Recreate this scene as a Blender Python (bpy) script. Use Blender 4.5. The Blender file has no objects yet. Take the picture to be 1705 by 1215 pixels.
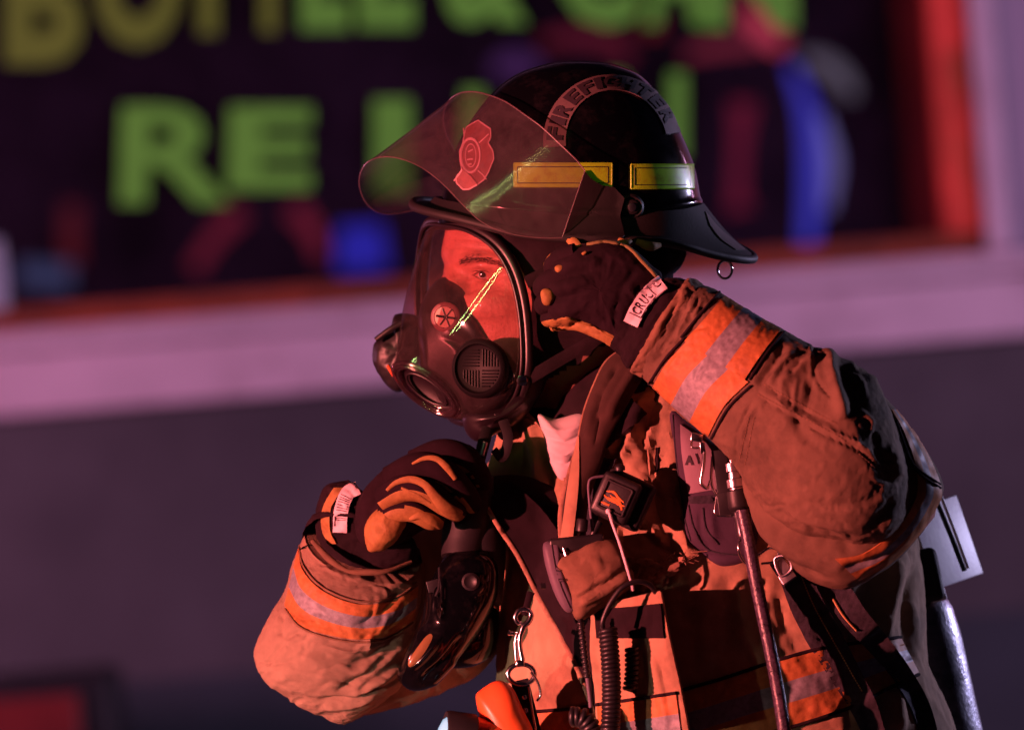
import bpy, bmesh, math, random
import numpy as np
from mathutils import Vector, noise, Matrix
from mathutils.bvhtree import BVHTree

random.seed(7)
SC = bpy.context.scene
COL = SC.collection
# ---------------------------------------------------------------- camera
DIST = 8.0; S = 0.0007; ROLL = math.radians(4.6); CZ = 1.545
cr, sr = math.cos(ROLL), math.sin(ROLL)
cam_d = bpy.data.cameras.new('camera')
cam = bpy.data.objects.new('camera', cam_d); COL.objects.link(cam)
cam.matrix_world = Matrix(((cr, sr, 0, 0), (0, 0, -1, -DIST), (-sr, cr, 0, CZ), (0, 0, 0, 1)))
cam_d.sensor_width = 36.0; cam_d.lens = 36.0 * DIST / (1705 * S)
cam_d.clip_end = 500; cam_d.clip_start = 0.5
cam_d.dof.use_dof = True; cam_d.dof.focus_distance = DIST - 0.16; cam_d.dof.aperture_fstop = 3.2
SC.camera = cam
# ---------------------------------------------------------------- night sky
w = bpy.data.worlds.new('World'); SC.world = w; w.use_nodes = True
wn = w.node_tree.nodes; wl = w.node_tree.links
sky = wn.new('ShaderNodeTexSky'); sky.sky_type = 'NISHITA'; sky.sun_disc = False
sky.sun_elevation = math.radians(-4); sky.sun_rotation = math.radians(120)
wmix = wn.new('ShaderNodeMix'); wmix.data_type = 'RGBA'; wmix.inputs[0].default_value = 0.9
wl.new(sky.outputs[0], wmix.inputs[6]); wmix.inputs[7].default_value = (0.30, 0.15, 0.42, 1)
wl.new(wmix.outputs[2], wn['Background'].inputs[0]); wn['Background'].inputs[1].default_value = 0.012
SC.view_settings.view_transform = 'Standard'; SC.view_settings.look = 'None'
SC.view_settings.exposure = 0.0; SC.view_settings.gamma = 1.0
SC.cycles.use_denoising = True
SC.cycles.max_bounces = 10; SC.cycles.transparent_max_bounces = 24
SC.cycles.sample_clamp_indirect = 4.0
# ---------------------------------------------------------------- emergency lights and added wall fills
def lamp(name, kind, loc, target, color, power, size=0.3, cone=None, blend=0.5, size_y=None):
    d = bpy.data.lights.new(name, kind); d.energy = power; d.color = color
    if kind == 'AREA':
        d.size = size
        if size_y: d.shape = 'RECTANGLE'; d.size_y = size_y
    else:
        d.shadow_soft_size = size
    if cone: d.spot_size = math.radians(cone); d.spot_blend = blend
    o = bpy.data.objects.new(name, d); COL.objects.link(o); o.location = loc
    o.rotation_euler = (Vector(target) - Vector(loc)).to_track_quat('-Z', 'Y').to_euler()
    return o
lamp('red_beacon', 'SPOT', (-7.9, -5.9, 2.0), (0.1, 0, 1.35), (1.0, 0.19, 0.175), 13200, 0.06, 26, 0.5)
lamp('headlamp', 'SPOT', (-6.3, -6.2, 0.55), (-0.16, 0, 0.86), (1.0, 0.76, 0.62), 1700, 0.08, 7.2, 0.8)
lamp('white_beacon', 'AREA', (4.8, 2.9, 2.0), (0.3, 0, 1.4), (0.66, 0.60, 1.0), 150, 0.5)
lamp('wall_fill', 'AREA', (-3.4, 3.4, 1.9), (-0.2, 6, 1.4), (1.0, 0.34, 0.62), 80, 0.8)  # added lamp beside the wall, only tints it pink
lamp('wall_fill', 'AREA', (3.5, 3.0, 2.4), (0.5, 6, 1.4), (0.86, 0.40, 0.78), 58, 0.8)  # second added fill, tints the right of the wall purple

# ---------------------------------------------------------------- space helpers
# Every traced measure is in photograph pixels (0.7 mm each at the person), depth in the same unit.
def T(p):
    k = (DIST + p[2] * S) / DIST
    u = (p[0] - 852.5) * S * k; v = (607.5 - p[1]) * S * k
    return Vector((u * cr + v * sr, p[2] * S, CZ - u * sr + v * cr))

def crom(pts, n, closed=False):
    pts = np.array(pts, float); m = len(pts)
    segs = m if closed else m - 1
    # chord-length param resample
    if closed: ext = np.vstack([pts[-1], pts, pts[0], pts[1]])
    else: ext = np.vstack([2 * pts[0] - pts[1], pts, 2 * pts[-1] - pts[-2]])
    out = []
    for k in range(n):
        t = (k / n if closed else k / (n - 1)) * segs
        i = min(int(t), segs - 1); f = t - i
        p0, p1, p2, p3 = ext[i], ext[i + 1], ext[i + 2], ext[i + 3]
        out.append(0.5 * ((2 * p1) + (-p0 + p2) * f + (2 * p0 - 5 * p1 + 4 * p2 - p3) * f * f + (-p0 + 3 * p1 - 3 * p2 + p3) * f ** 3))
    return np.array(out)

def resample(pts, n, closed=False, smooth=True):
    pts = np.array(pts, float)
    d = crom(pts, max(60, n * 6), closed) if smooth and len(pts) > 2 else pts
    if closed: d = np.vstack([d, d[0]])
    L = np.concatenate([[0], np.cumsum(np.linalg.norm(np.diff(d, axis=0), axis=1))])
    t = np.linspace(0, L[-1], n + 1)[:-1] if closed else np.linspace(0, L[-1], n)
    return np.stack([np.interp(t, L, d[:, i]) for i in range(d.shape[1])], axis=1)

def gnorm(P, closed_v=False):
    du = np.gradient(P, axis=0)
    if closed_v: dv = (np.roll(P, -1, 1) - np.roll(P, 1, 1)) / 2
    else: dv = np.gradient(P, axis=1)
    n = np.cross(du, dv); l = np.linalg.norm(n, axis=2, keepdims=True); l[l < 1e-9] = 1
    return n / l

def outward(P, closed_v=True):
    n = gnorm(P, closed_v); c = P.mean(axis=1, keepdims=True)
    s = np.sign(((P - c) * n).sum(axis=2, keepdims=True)); s[s == 0] = 1
    return n * s

def dist_poly(X, Y, pts):
    best = np.full(X.shape, 1e9); along = np.zeros(X.shape)
    L = 0; tot = sum(math.hypot(pts[i + 1][0] - pts[i][0], pts[i + 1][1] - pts[i][1]) for i in range(len(pts) - 1))
    for i in range(len(pts) - 1):
        ax, ay = pts[i][:2]; bx, by = pts[i + 1][:2]
        l2 = (bx - ax) ** 2 + (by - ay) ** 2 + 1e-9
        t = np.clip(((X - ax) * (bx - ax) + (Y - ay) * (by - ay)) / l2, 0, 1)
        d = np.hypot(X - ax - t * (bx - ax), Y - ay - t * (by - ay))
        m = d < best; best[m] = d[m]; along[m] = (L + t[m] * math.sqrt(l2)) / tot
        L += math.sqrt(l2)
    return best, along

def sculpt(P, strokes, closed_v=True, N=None, ends=0.18):
    N = outward(P, closed_v) if N is None else N
    front = np.clip((0.35 - N[..., 2]) / 0.5, 0, 1)
    disp = np.zeros(P.shape[:2])
    for pts, wd, amp in strokes:
        pp = crom(pts, 24) if len(pts) > 2 else np.array(pts, float)
        d, a = dist_poly(P[..., 0], P[..., 1], pp)
        tap = np.clip(np.minimum(a, 1 - a) / ends, 0, 1) ** 0.7
        tap = np.where(ends > 0, 0.15 + 0.85 * tap, 1)
        disp += amp * np.exp(-(d / wd) ** 2) * tap
    return P + N * (disp * front)[..., None]

def fbm(p, sc, oct=3):
    v = 0; a = 1; f = 1.0 / sc
    for _ in range(oct):
        v += a * noise.noise(Vector((p[0] * f, p[1] * f, p[2] * f))); a *= 0.5; f *= 2.1
    return v

def rnd_strokes(n, box, ang, dang, ln, wd, am, seed):
    r = random.Random(seed); out = []
    for _ in range(n):
        x = r.uniform(box[0], box[2]); y = r.uniform(box[1], box[3]); a = math.radians(ang + r.uniform(-dang, dang)); L = r.uniform(*ln); b = r.uniform(-0.25, 0.25) * L
        dx, dy = math.cos(a), math.sin(a)
        p = [(x - dx * L / 2, y - dy * L / 2), (x - dy * b, y + dx * b), (x + dx * L / 2, y + dy * L / 2)]
        s_ = r.choice((-1, -1, 1)); out.append((p, r.uniform(*wd), s_ * r.uniform(*am)))
        if s_ < 0: out.append(([(q[0] - dy * 5, q[1] + dx * 5) for q in p], wd[0] * 1.3, am[0]))
    return out

def wrinkle(P, amp, sc, stretch=(1, 1, 1), closed_v=True, seed=0, ridged=True):
    N = outward(P, closed_v); out = P.copy()
    for i in range(P.shape[0]):
        for j in range(P.shape[1]):
            q = P[i, j]
            v = fbm((q[0] * stretch[0] + seed, q[1] * stretch[1], q[2] * stretch[2]), sc)
            if ridged: v = 0.6 - 2 * abs(v)
            out[i, j] += N[i, j] * amp * v
    return out

def loft(secs, nu, nv):
    """secs rows: Ax,Ay,Bx,By, depth centre, half depth, sag, exponent"""
    secs = [tuple(s) + (0,) * (7 - len(s)) if len(s) < 7 else tuple(s) for s in secs]
    secs = [s + (2.2,) if len(s) < 8 else s for s in secs]
    R = crom(secs, nu)
    P = np.zeros((nu, nv, 3)); t = np.arange(nv) / nv * 2 * math.pi
    C = (R[:, 0:2] + R[:, 2:4]) / 2
    ax = np.gradient(C, axis=0); ax /= np.linalg.norm(ax, axis=1, keepdims=True) + 1e-9
    for i in range(nu):
        A, B = R[i, 0:2], R[i, 2:4]; dc, hd, sag, e = R[i, 4:8]
        ct, st = np.cos(t), np.sin(t)
        cc = np.sign(ct) * np.abs(ct) ** (2 / e); ss = np.sign(st) * np.abs(st) ** (2 / e)
        P[i, :, 0] = C[i, 0] - (B[0] - A[0]) / 2 * cc + ax[i, 0] * sag * ss
        P[i, :, 1] = C[i, 1] - (B[1] - A[1]) / 2 * cc + ax[i, 1] * sag * ss
        P[i, :, 2] = dc - hd * ss
    return P

def star(poly, c, dc, hf, hb, n=96, rings=26, e=2.0):
    """closed rounded solid with outline poly, front bulge hf, back bulge hb; grid rows = latitude"""
    out = resample(poly, n, True); c = np.array(c, float)
    P = np.zeros((2 * rings + 1, n, 3))
    for k in range(2 * rings + 1):
        a = math.pi * k / (2 * rings); r = max(math.sin(a), 0.002) ** (2 / e); h = math.cos(a)
        z = dc - (hf if h > 0 else hb) * (abs(h) ** (2 / e)) * (1 if h > 0 else -1)
        P[k, :, 0] = c[0] + (out[:, 0] - c[0]) * r
        P[k, :, 1] = c[1] + (out[:, 1] - c[1]) * r
        P[k, :, 2] = z
    return P

class MB:
    def __init__(s): s.v = []; s.f = []; s.m = []; s.dz = 0
    def grid(s, P, cu=False, cv=False, m=0, cap=False):
        o = len(s.v); nu, nv = P.shape[:2]
        s.v += [tuple(q) for q in P.reshape(-1, 3)]
        for i in range(nu if cu else nu - 1):
            for j in range(nv if cv else nv - 1):
                a, b = i, (i + 1) % nu; c, d = j, (j + 1) % nv
                s.f.append((o + a * nv + c, o + a * nv + d, o + b * nv + d, o + b * nv + c))
                s.m.append(m(i, j) if callable(m) else m)
        if cap and cv:
            for i in ((0, nu - 1) if cap is True else (cap - 1,)):
                k = len(s.v); s.v.append(tuple(P[i].mean(axis=0)))
                for j in range(nv): s.f.append((o + i * nv + j, o + i * nv + (j + 1) % nv, k)); s.m.append(0 if callable(m) else m)
        return s
    def sheet(s, P, th, m=0, cv=False):
        N = gnorm(P, cv); A = P + N * th / 2; B = P - N * th / 2
        if cv:
            G = np.stack([A, B]); s.grid(A, cv=True, m=m); s.grid(B, cv=True, m=m)
            for i in (0, -1): s.grid(np.stack([A[i], B[i]]), cv=True, m=0 if callable(m) else m)
            return s
        nu, nv = P.shape[:2]; o = len(s.v)
        s.v += [tuple(q) for q in A.reshape(-1, 3)] + [tuple(q) for q in B.reshape(-1, 3)]
        k = nu * nv
        for i in range(nu - 1):
            for j in range(nv - 1):
                q = (i * nv + j, i * nv + j + 1, (i + 1) * nv + j + 1, (i + 1) * nv + j)
                mm = m(i, j) if callable(m) else m
                s.f.append(tuple(o + x for x in q)); s.m.append(mm)
                s.f.append(tuple(o + k + x for x in q[::-1])); s.m.append(mm)
        b = [(i, 0) for i in range(nu)] + [(nu - 1, j) for j in range(1, nv)] + [(i, nv - 1) for i in range(nu - 2, -1, -1)] + [(0, j) for j in range(nv - 2, 0, -1)]
        for x in range(len(b)):
            p, q = b[x], b[(x + 1) % len(b)]
            p, q = p[0] * nv + p[1], q[0] * nv + q[1]
            s.f.append((o + p, o + q, o + k + q, o + k + p)); s.m.append(0 if callable(m) else m)
        return s
    def tube(s, path, r, n=12, m=0, steps=None, flat=1.0, closed=False, up=(0, 0, -1), twist=None):
        path = np.array(path, float)
        if path.shape[1] == 2: path = np.c_[path, np.zeros(len(path))]
        k = steps or max(8, len(path) * 6)
        rr = np.array(r if hasattr(r, '__len__') else [r] * len(path), float)
        if len(rr) != len(path): rr = np.interp(np.linspace(0, 1, len(path)), np.linspace(0, 1, len(rr)), rr)
        Q = crom(np.c_[path, rr], k, closed) if len(path) > 2 or closed else np.array([np.append(path[0], rr[0]) * (1 - t) + np.append(path[1], rr[1]) * t for t in np.linspace(0, 1, k)])
        C = Q[:, :3]; R = np.maximum(Q[:, 3], 0.2)
        tan = (np.roll(C, -1, 0) - np.roll(C, 1, 0)) if closed else np.gradient(C, axis=0)
        tan /= np.linalg.norm(tan, axis=1, keepdims=True) + 1e-9
        P = np.zeros((k, n, 3)); prev = np.array(up, float)
        for i in range(k):
            if twist == 'fixed': prev = np.array(up, float)
            a = prev - tan[i] * prev.dot(tan[i]); l = np.linalg.norm(a)
            if l < 1e-3: a = np.cross(tan[i], [1, 0, 0.3]); l = np.linalg.norm(a)
            a /= l; b = np.cross(tan[i], a); prev = a
            for j in range(n):
                t = 2 * math.pi * j / n
                P[i, j] = C[i] + a * R[i] * math.cos(t) * flat + b * R[i] * math.sin(t)
        if closed: s.grid(P, cu=True, cv=True, m=m)
        else: s.grid(P, cv=True, m=m, cap=True)
        return P
    def finger(s, path, r, n=16, m=0, steps=30, flat=0.9):
        """tube with rounded end"""
        path = np.array(path, float); t = path[-1] - path[-2]; t /= np.linalg.norm(t)
        rr = list(r); R = rr[-1]
        P2 = list(path); e = path[-1]
        for f, g in ((0.45, 0.9), (0.8, 0.6), (0.97, 0.22)): P2.append(e + t * R * f); rr.append(R * g)
        return s.tube(P2, rr, n, m, steps + 10, flat)
    def box(s, c, size, rot=0.0, m=0, tilt=(0, 0), bev=0.12):
        """rounded box: c centre, size (w,h,d), rot degrees in the picture plane, tilt about x and y"""
        bm = bmesh.new(); bmesh.ops.create_cube(bm, size=1)
        for v in bm.verts: v.co = Vector((v.co.x * size[0], v.co.y * size[1], v.co.z * size[2]))
        if bev: bmesh.ops.bevel(bm, geom=bm.edges[:], offset=min(size) * bev, segments=3, profile=0.5, affect='EDGES')
        M = Matrix.Rotation(math.radians(rot), 3, 'Z') @ Matrix.Rotation(math.radians(tilt[0]), 3, 'X') @ Matrix.Rotation(math.radians(tilt[1]), 3, 'Y')
        o = len(s.v)
        for v in bm.verts: s.v.append(tuple(M @ v.co + Vector(c)))
        for f in bm.faces: s.f.append(tuple(o + v.index for v in f.verts)); s.m.append(m)
        bm.free(); return s
    def lathe(s, c, axis, prof, n=32, m=0):
        """prof: list of (radius, distance along axis)"""
        a = Vector(axis).normalized(); u = a.orthogonal().normalized(); v = a.cross(u)
        P = np.zeros((len(prof), n, 3))
        for i, (r, h) in enumerate(prof):
            for j in range(n):
                t = 2 * math.pi * j / n
                P[i, j] = Vector(c) + a * h + (u * math.cos(t) + v * math.sin(t)) * max(r, 0.05)
        s.grid(P, cv=True, m=m, cap=True); return s
    def cut(s, poly, zmax=0):
        def inside(x, y):
            c = False; n = len(poly)
            for i in range(n):
                (x1, y1), (x2, y2) = poly[i], poly[i - 1]
                if (y1 > y) != (y2 > y) and x < (x2 - x1) * (y - y1) / (y2 - y1) + x1: c = not c
            return c
        keep = []
        for k, f in enumerate(s.f):
            c = [sum(s.v[i][a] for i in f) / len(f) for a in range(3)]
            if not (c[2] < zmax and inside(c[0], c[1])): keep.append(k)
        s.f = [s.f[k] for k in keep]; s.m = [s.m[k] for k in keep]; return s
    def bvh(s): return BVHTree.FromPolygons([Vector(q) for q in s.v], s.f)
    def build(s, name, mats, parent=None, smooth=True, root=None, angle=None, raw=False):
        me = bpy.data.meshes.new(name)
        q_ = parent
        while q_ is not None and not s.dz: s.dz = DZ.get(q_.name, 0); q_ = q_.parent
        V = [Vector(q) for q in s.v] if raw else [T((q[0], q[1], q[2] + s.dz)) for q in s.v]
        if parent is not None:
            q = parent
            base = ROOT[parent.name]
        elif root is not None: base = Vector(root)
        else:
            base = Vector((sum(p.x for p in V) / len(V), sum(p.y for p in V) / len(V), min(p.z for p in V)))
        me.from_pydata([p - base for p in V], [], s.f)
        for mt in (mats if isinstance(mats, (list, tuple)) else [mats]): me.materials.append(mt)
        me.polygons.foreach_set('material_index', s.m)
        bm = bmesh.new(); bm.from_mesh(me)
        bmesh.ops.recalc_face_normals(bm, faces=bm.faces[:])
        bm.to_mesh(me); bm.free()
        me.polygons.foreach_set('use_smooth', [smooth] * len(me.polygons))
        if smooth: me.set_sharp_from_angle(angle=math.radians(angle or 50))
        me.update()
        o = bpy.data.objects.new(name, me); COL.objects.link(o)
        if parent is not None: o.parent = parent; ROOT[o.name] = base
        else: o.location = base; ROOT[o.name] = base
        return o
ROOT = {}; DZ = {}

def thing(name, label, cat, p, group=None, raw=False):
    o = bpy.data.objects.new(name, None); COL.objects.link(o)
    o.empty_display_size = 0.05
    loc = Vector(p) if raw else T(p)
    o.location = loc; ROOT[o.name] = loc
    return tag(o, label, cat, group)
def tag(o, label=None, cat=None, group=None, kind=None):
    if label: o['label'] = label
    if cat: o['category'] = cat
    if group: o['group'] = group
    if kind: o['kind'] = kind
    return o

def drop(surfs, x, y, off=0.0, default=-100.0):
    best = None
    for b in (surfs if isinstance(surfs, (list, tuple)) else [surfs]):
        h = b.ray_cast(Vector((x, y, -3000)), Vector((0, 0, 1)))
        if h[0] is not None and (best is None or h[0].z < best): best = h[0].z
    return (best if best is not None else default) - off

def drop_n(surf, x, y, off):
    h = surf.ray_cast(Vector((x, y, -3000)), Vector((0, 0, 1)))
    if h[0] is None: return (x, y, 0)
    n = h[1] if h[1].z < 0 else -h[1]
    q = h[0] + n * off; return (q.x, q.y, q.z)

def patch_on(surf, top, bot, nu, nv, off=2.0, bulge=0.0, default=-100.0, sm=True):
    A = resample(top, nu, smooth=sm); B = resample(bot, nu, smooth=sm)
    P = np.zeros((nu, nv, 3))
    for i in range(nu):
        for j in range(nv):
            t = j / (nv - 1); x, y = A[i, :2] * (1 - t) + B[i, :2] * t
            P[i, j] = (x, y, drop(surf, x, y, off + bulge * math.sin(math.pi * t) * min(1, 4 * math.sin(math.pi * i / (nu - 1))), default))
    return P

_txt = {}
def glyphs(txt, bold=0.0, cuts=1):
    key = (txt, bold, cuts)
    if key in _txt: return _txt[key]
    cu = bpy.data.curves.new('t', 'FONT'); cu.body = txt; cu.size = 1; cu.offset = bold; cu.resolution_u = 3
    ob = bpy.data.objects.new('t', cu); COL.objects.link(ob)
    dg = bpy.context.evaluated_depsgraph_get(); me = bpy.data.meshes.new_from_object(ob.evaluated_get(dg))
    bm = bmesh.new(); bm.from_mesh(me); bmesh.ops.triangulate(bm, faces=bm.faces[:])
    if cuts: bmesh.ops.subdivide_edges(bm, edges=[e for e in bm.edges if e.calc_length() > 0.12], cuts=cuts, use_grid_fill=False); bmesh.ops.triangulate(bm, faces=bm.faces[:])
    vs = np.array([v.co[:2] for v in bm.verts]); fs = [tuple(v.index for v in f.verts) for f in bm.faces]
    bm.free(); bpy.data.objects.remove(ob); bpy.data.curves.remove(cu); bpy.data.meshes.remove(me)
    mn = vs.min(axis=0); mx = vs.max(axis=0)
    vs = (vs - mn) / (mx - mn)
    _txt[key] = (vs, fs, (mx - mn)[0] / (mx - mn)[1]); return _txt[key]

def add_glyph(mb, txt, fn, bold=0.0, th=1.5, m=0, cuts=1):
    """fn(u,v)->(x,y,z) px, u right 0..1, v up 0..1"""
    vs, fs, asp = glyphs(txt, bold, cuts); o = len(mb.v); k = len(vs)
    F = [fn(u, v) for u, v in vs]
    mb.v += [tuple(q) for q in F] + [(q[0], q[1], q[2] + th) for q in F]
    cnt = {}
    for f in fs:
        mb.f.append(tuple(o + x for x in f)); mb.m.append(m)
        mb.f.append(tuple(o + k + x for x in f[::-1])); mb.m.append(m)
        for a, b in ((f[0], f[1]), (f[1], f[2]), (f[2], f[0])): cnt[(a, b)] = 1
    for (a, b) in cnt:
        if (b, a) not in cnt: mb.f.append((o + a, o + b, o + k + b, o + k + a)); mb.m.append(m)

# ---------------------------------------------------------------- materials
def mat(name, col, rough=0.8, metal=0.0, var=0.25, vscale=14, bump=0.15, bscale=900, spec=0.3, dirt=None, dscale=9, weave=False, coat=0, sheen=0, emit=None, estr=1.0, rvar=0.0):
    m = bpy.data.materials.new(name); m.use_nodes = True; nt = m.node_tree; N = nt.nodes; L = nt.links
    b = N['Principled BSDF']; tc = N.new('ShaderNodeNewGeometry')
    b.inputs['Roughness'].default_value = rough; b.inputs['Metallic'].default_value = metal
    b.inputs['Specular IOR Level'].default_value = spec
    b.inputs['Coat Weight'].default_value = coat; b.inputs['Coat Roughness'].default_value = 0.08
    b.inputs['Sheen Weight'].default_value = sheen
    n1 = N.new('ShaderNodeTexNoise'); n1.inputs['Scale'].default_value = vscale; n1.inputs['Detail'].default_value = 6; n1.inputs['Roughness'].default_value = 0.65
    L.new(tc.outputs['Position'], n1.inputs['Vector'])
    mr = N.new('ShaderNodeMapRange'); mr.inputs[1].default_value = 0.3; mr.inputs[2].default_value = 0.7
    mr.inputs[3].default_value = 1 - var; mr.inputs[4].default_value = 1 + var
    L.new(n1.outputs[0], mr.inputs[0])
    mx = N.new('ShaderNodeMix'); mx.data_type = 'RGBA'; mx.blend_type = 'MULTIPLY'; mx.inputs[0].default_value = 1
    mx.inputs[6].default_value = (*col, 1); L.new(mr.outputs[0], mx.inputs[7]); out = mx.outputs[2]
    if dirt:
        n2 = N.new('ShaderNodeTexNoise'); n2.inputs['Scale'].default_value = dscale; n2.inputs['Detail'].default_value = 8; n2.inputs['Roughness'].default_value = 0.7
        L.new(tc.outputs['Position'], n2.inputs['Vector'])
        r2 = N.new('ShaderNodeMapRange'); r2.inputs[1].default_value = 0.5; r2.inputs[2].default_value = 0.68; r2.inputs[3].default_value = 0; r2.inputs[4].default_value = 0.65
        L.new(n2.outputs[0], r2.inputs[0])
        m2 = N.new('ShaderNodeMix'); m2.data_type = 'RGBA'; L.new(r2.outputs[0], m2.inputs[0]); L.new(out, m2.inputs[6]); m2.inputs[7].default_value = (*dirt, 1); out = m2.outputs[2]
    L.new(out, b.inputs['Base Color'])
    if rvar:
        r3 = N.new('ShaderNodeMapRange'); r3.inputs[1].default_value = 0.3; r3.inputs[2].default_value = 0.75; r3.inputs[3].default_value = rough; r3.inputs[4].default_value = rough + rvar
        n4 = N.new('ShaderNodeTexNoise'); n4.inputs['Scale'].default_value = 35; n4.inputs['Detail'].default_value = 8; L.new(tc.outputs['Position'], n4.inputs['Vector'])
        L.new(n4.outputs[0], r3.inputs[0]); L.new(r3.outputs[0], b.inputs['Roughness'])
    if bump:
        if weave:
            w1 = N.new('ShaderNodeTexWave'); w1.bands_direction = 'X'; w1.inputs['Scale'].default_value = bscale; w1.inputs['Distortion'].default_value = 1.5
            w2 = N.new('ShaderNodeTexWave'); w2.bands_direction = 'Z'; w2.inputs['Scale'].default_value = bscale; w2.inputs['Distortion'].default_value = 1.5
            L.new(tc.outputs['Position'], w1.inputs['Vector']); L.new(tc.outputs['Position'], w2.inputs['Vector'])
            ad = N.new('ShaderNodeMath'); ad.operation = 'ADD'; L.new(w1.outputs['Fac'], ad.inputs[0]); L.new(w2.outputs['Fac'], ad.inputs[1]); h = ad.outputs[0]
        else:
            n3 = N.new('ShaderNodeTexNoise'); n3.inputs['Scale'].default_value = bscale; n3.inputs['Detail'].default_value = 4
            L.new(tc.outputs['Position'], n3.inputs['Vector']); h = n3.outputs[0]
        bp = N.new('ShaderNodeBump'); bp.inputs['Strength'].default_value = bump; bp.inputs['Distance'].default_value = 0.0012
        L.new(h, bp.inputs['Height'])
        if weave:
            n5 = N.new('ShaderNodeTexNoise'); n5.inputs['Scale'].default_value = 45; n5.inputs['Detail'].default_value = 6; L.new(tc.outputs['Position'], n5.inputs['Vector'])
            b2 = N.new('ShaderNodeBump'); b2.inputs['Strength'].default_value = 0.25; b2.inputs['Distance'].default_value = 0.004
            L.new(n5.outputs[0], b2.inputs['Height']); L.new(b2.outputs[0], bp.inputs['Normal'])
        L.new(bp.outputs[0], b.inputs['Normal'])
    if emit: b.inputs['Emission Color'].default_value = (*emit, 1); b.inputs['Emission Strength'].default_value = estr
    return m

def clear(name, tint, gloss=0.08, rough=0.03, haze=(0.5, 0.5, 0.5), hz=0.05, ior=1.5, nsc=30):
    """thin clear plastic: tinted see-through, mirror sheen, a film of haze that scatters light"""
    m = bpy.data.materials.new(name); m.use_nodes = True; nt = m.node_tree; N = nt.nodes; L = nt.links
    N.remove(N['Principled BSDF']); o = N['Material Output']
    t = N.new('ShaderNodeBsdfTransparent'); t.inputs[0].default_value = (*tint, 1)
    g = N.new('ShaderNodeBsdfGlossy'); g.inputs['Roughness'].default_value = rough; g.inputs[0].default_value = (1, 1, 1, 1)
    d = N.new('ShaderNodeBsdfDiffuse'); d.inputs[0].default_value = (*haze, 1)
    tr = N.new('ShaderNodeBsdfTranslucent'); tr.inputs[0].default_value = (*haze, 1)
    dd = N.new('ShaderNodeMixShader'); dd.inputs[0].default_value = 0.4; L.new(d.outputs[0], dd.inputs[1]); L.new(tr.outputs[0], dd.inputs[2])
    geo = N.new('ShaderNodeNewGeometry'); n = N.new('ShaderNodeTexNoise'); n.inputs['Scale'].default_value = nsc; n.inputs['Detail'].default_value = 10; n.inputs['Roughness'].default_value = 0.75
    L.new(geo.outputs['Position'], n.inputs['Vector'])
    mr = N.new('ShaderNodeMapRange'); mr.inputs[1].default_value = 0.35; mr.inputs[2].default_value = 0.75; mr.inputs[3].default_value = hz * 0.5; mr.inputs[4].default_value = hz * 2
    L.new(n.outputs[0], mr.inputs[0])
    m1 = N.new('ShaderNodeMixShader'); L.new(mr.outputs[0], m1.inputs[0]); L.new(t.outputs[0], m1.inputs[1]); L.new(dd.outputs[0], m1.inputs[2])
    fr = N.new('ShaderNodeLayerWeight'); fr.inputs[0].default_value = 0.25
    ml = N.new('ShaderNodeMath'); ml.operation = 'MULTIPLY_ADD'; ml.inputs[1].default_value = 0.7; ml.inputs[2].default_value = gloss
    pw = N.new('ShaderNodeMath'); pw.operation = 'POWER'; pw.inputs[1].default_value = 2.0; L.new(fr.outputs['Facing'], pw.inputs[0]); L.new(pw.outputs[0], ml.inputs[0])
    m2 = N.new('ShaderNodeMixShader'); L.new(ml.outputs[0], m2.inputs[0]); L.new(m1.outputs[0], m2.inputs[1]); L.new(g.outputs[0], m2.inputs[2])
    L.new(m2.outputs[0], o.inputs[0]); return m

M = {}
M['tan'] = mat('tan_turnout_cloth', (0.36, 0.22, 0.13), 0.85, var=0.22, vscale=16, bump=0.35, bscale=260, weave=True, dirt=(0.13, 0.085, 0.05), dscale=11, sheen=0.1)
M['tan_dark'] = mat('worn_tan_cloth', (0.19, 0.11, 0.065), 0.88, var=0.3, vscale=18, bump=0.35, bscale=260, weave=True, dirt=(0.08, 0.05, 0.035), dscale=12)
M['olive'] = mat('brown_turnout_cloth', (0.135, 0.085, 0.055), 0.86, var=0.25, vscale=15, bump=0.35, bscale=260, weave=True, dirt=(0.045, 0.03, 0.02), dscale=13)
M['orange_tape'] = mat('orange_trim_tape', (0.40, 0.15, 0.045), 0.6, var=0.24, vscale=120, bump=0.2, bscale=300, dirt=(0.22, 0.085, 0.035), dscale=22)
M['silver_tape'] = mat('silver_reflective_tape', (0.2, 0.2, 0.23), 0.5, dirt=(0.10, 0.10, 0.12), dscale=30, var=0.3, vscale=170, bump=0.06, bscale=500)
M['flap_shade'] = mat('shaded_flap_cloth', (0.045, 0.022, 0.018), 0.88, var=0.35, vscale=20, bump=0.35, bscale=260, weave=True)  # flap cloth darkened: the mask's shadow is put into its colour
M['black_cloth'] = mat('black_knit_cloth', (0.016, 0.008, 0.012), 0.95, var=0.4, vscale=30, bump=0.4, bscale=420, weave=True, spec=0.15)
M['glove'] = mat('dark_glove_cloth', (0.015, 0.006, 0.011), 0.9, var=0.25, vscale=40, bump=0.3, bscale=450, weave=True, spec=0.15)
M['leather'] = mat('orange_glove_leather', (0.29, 0.165, 0.05), 0.7, var=0.25, vscale=50, bump=0.7, bscale=110, dirt=(0.16, 0.06, 0.02), dscale=55)
M['white_label'] = mat('white_cloth_label', (0.62, 0.55, 0.6), 0.7, var=0.08, vscale=40, bump=0.2, bscale=400)
M['ink'] = mat('black_ink', (0.03, 0.02, 0.03), 0.7, var=0.1, bump=0)
M['webbing'] = mat('black_webbing', (0.035, 0.03, 0.045), 0.85, var=0.5, vscale=120, bump=0.6, bscale=230, weave=True)
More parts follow.
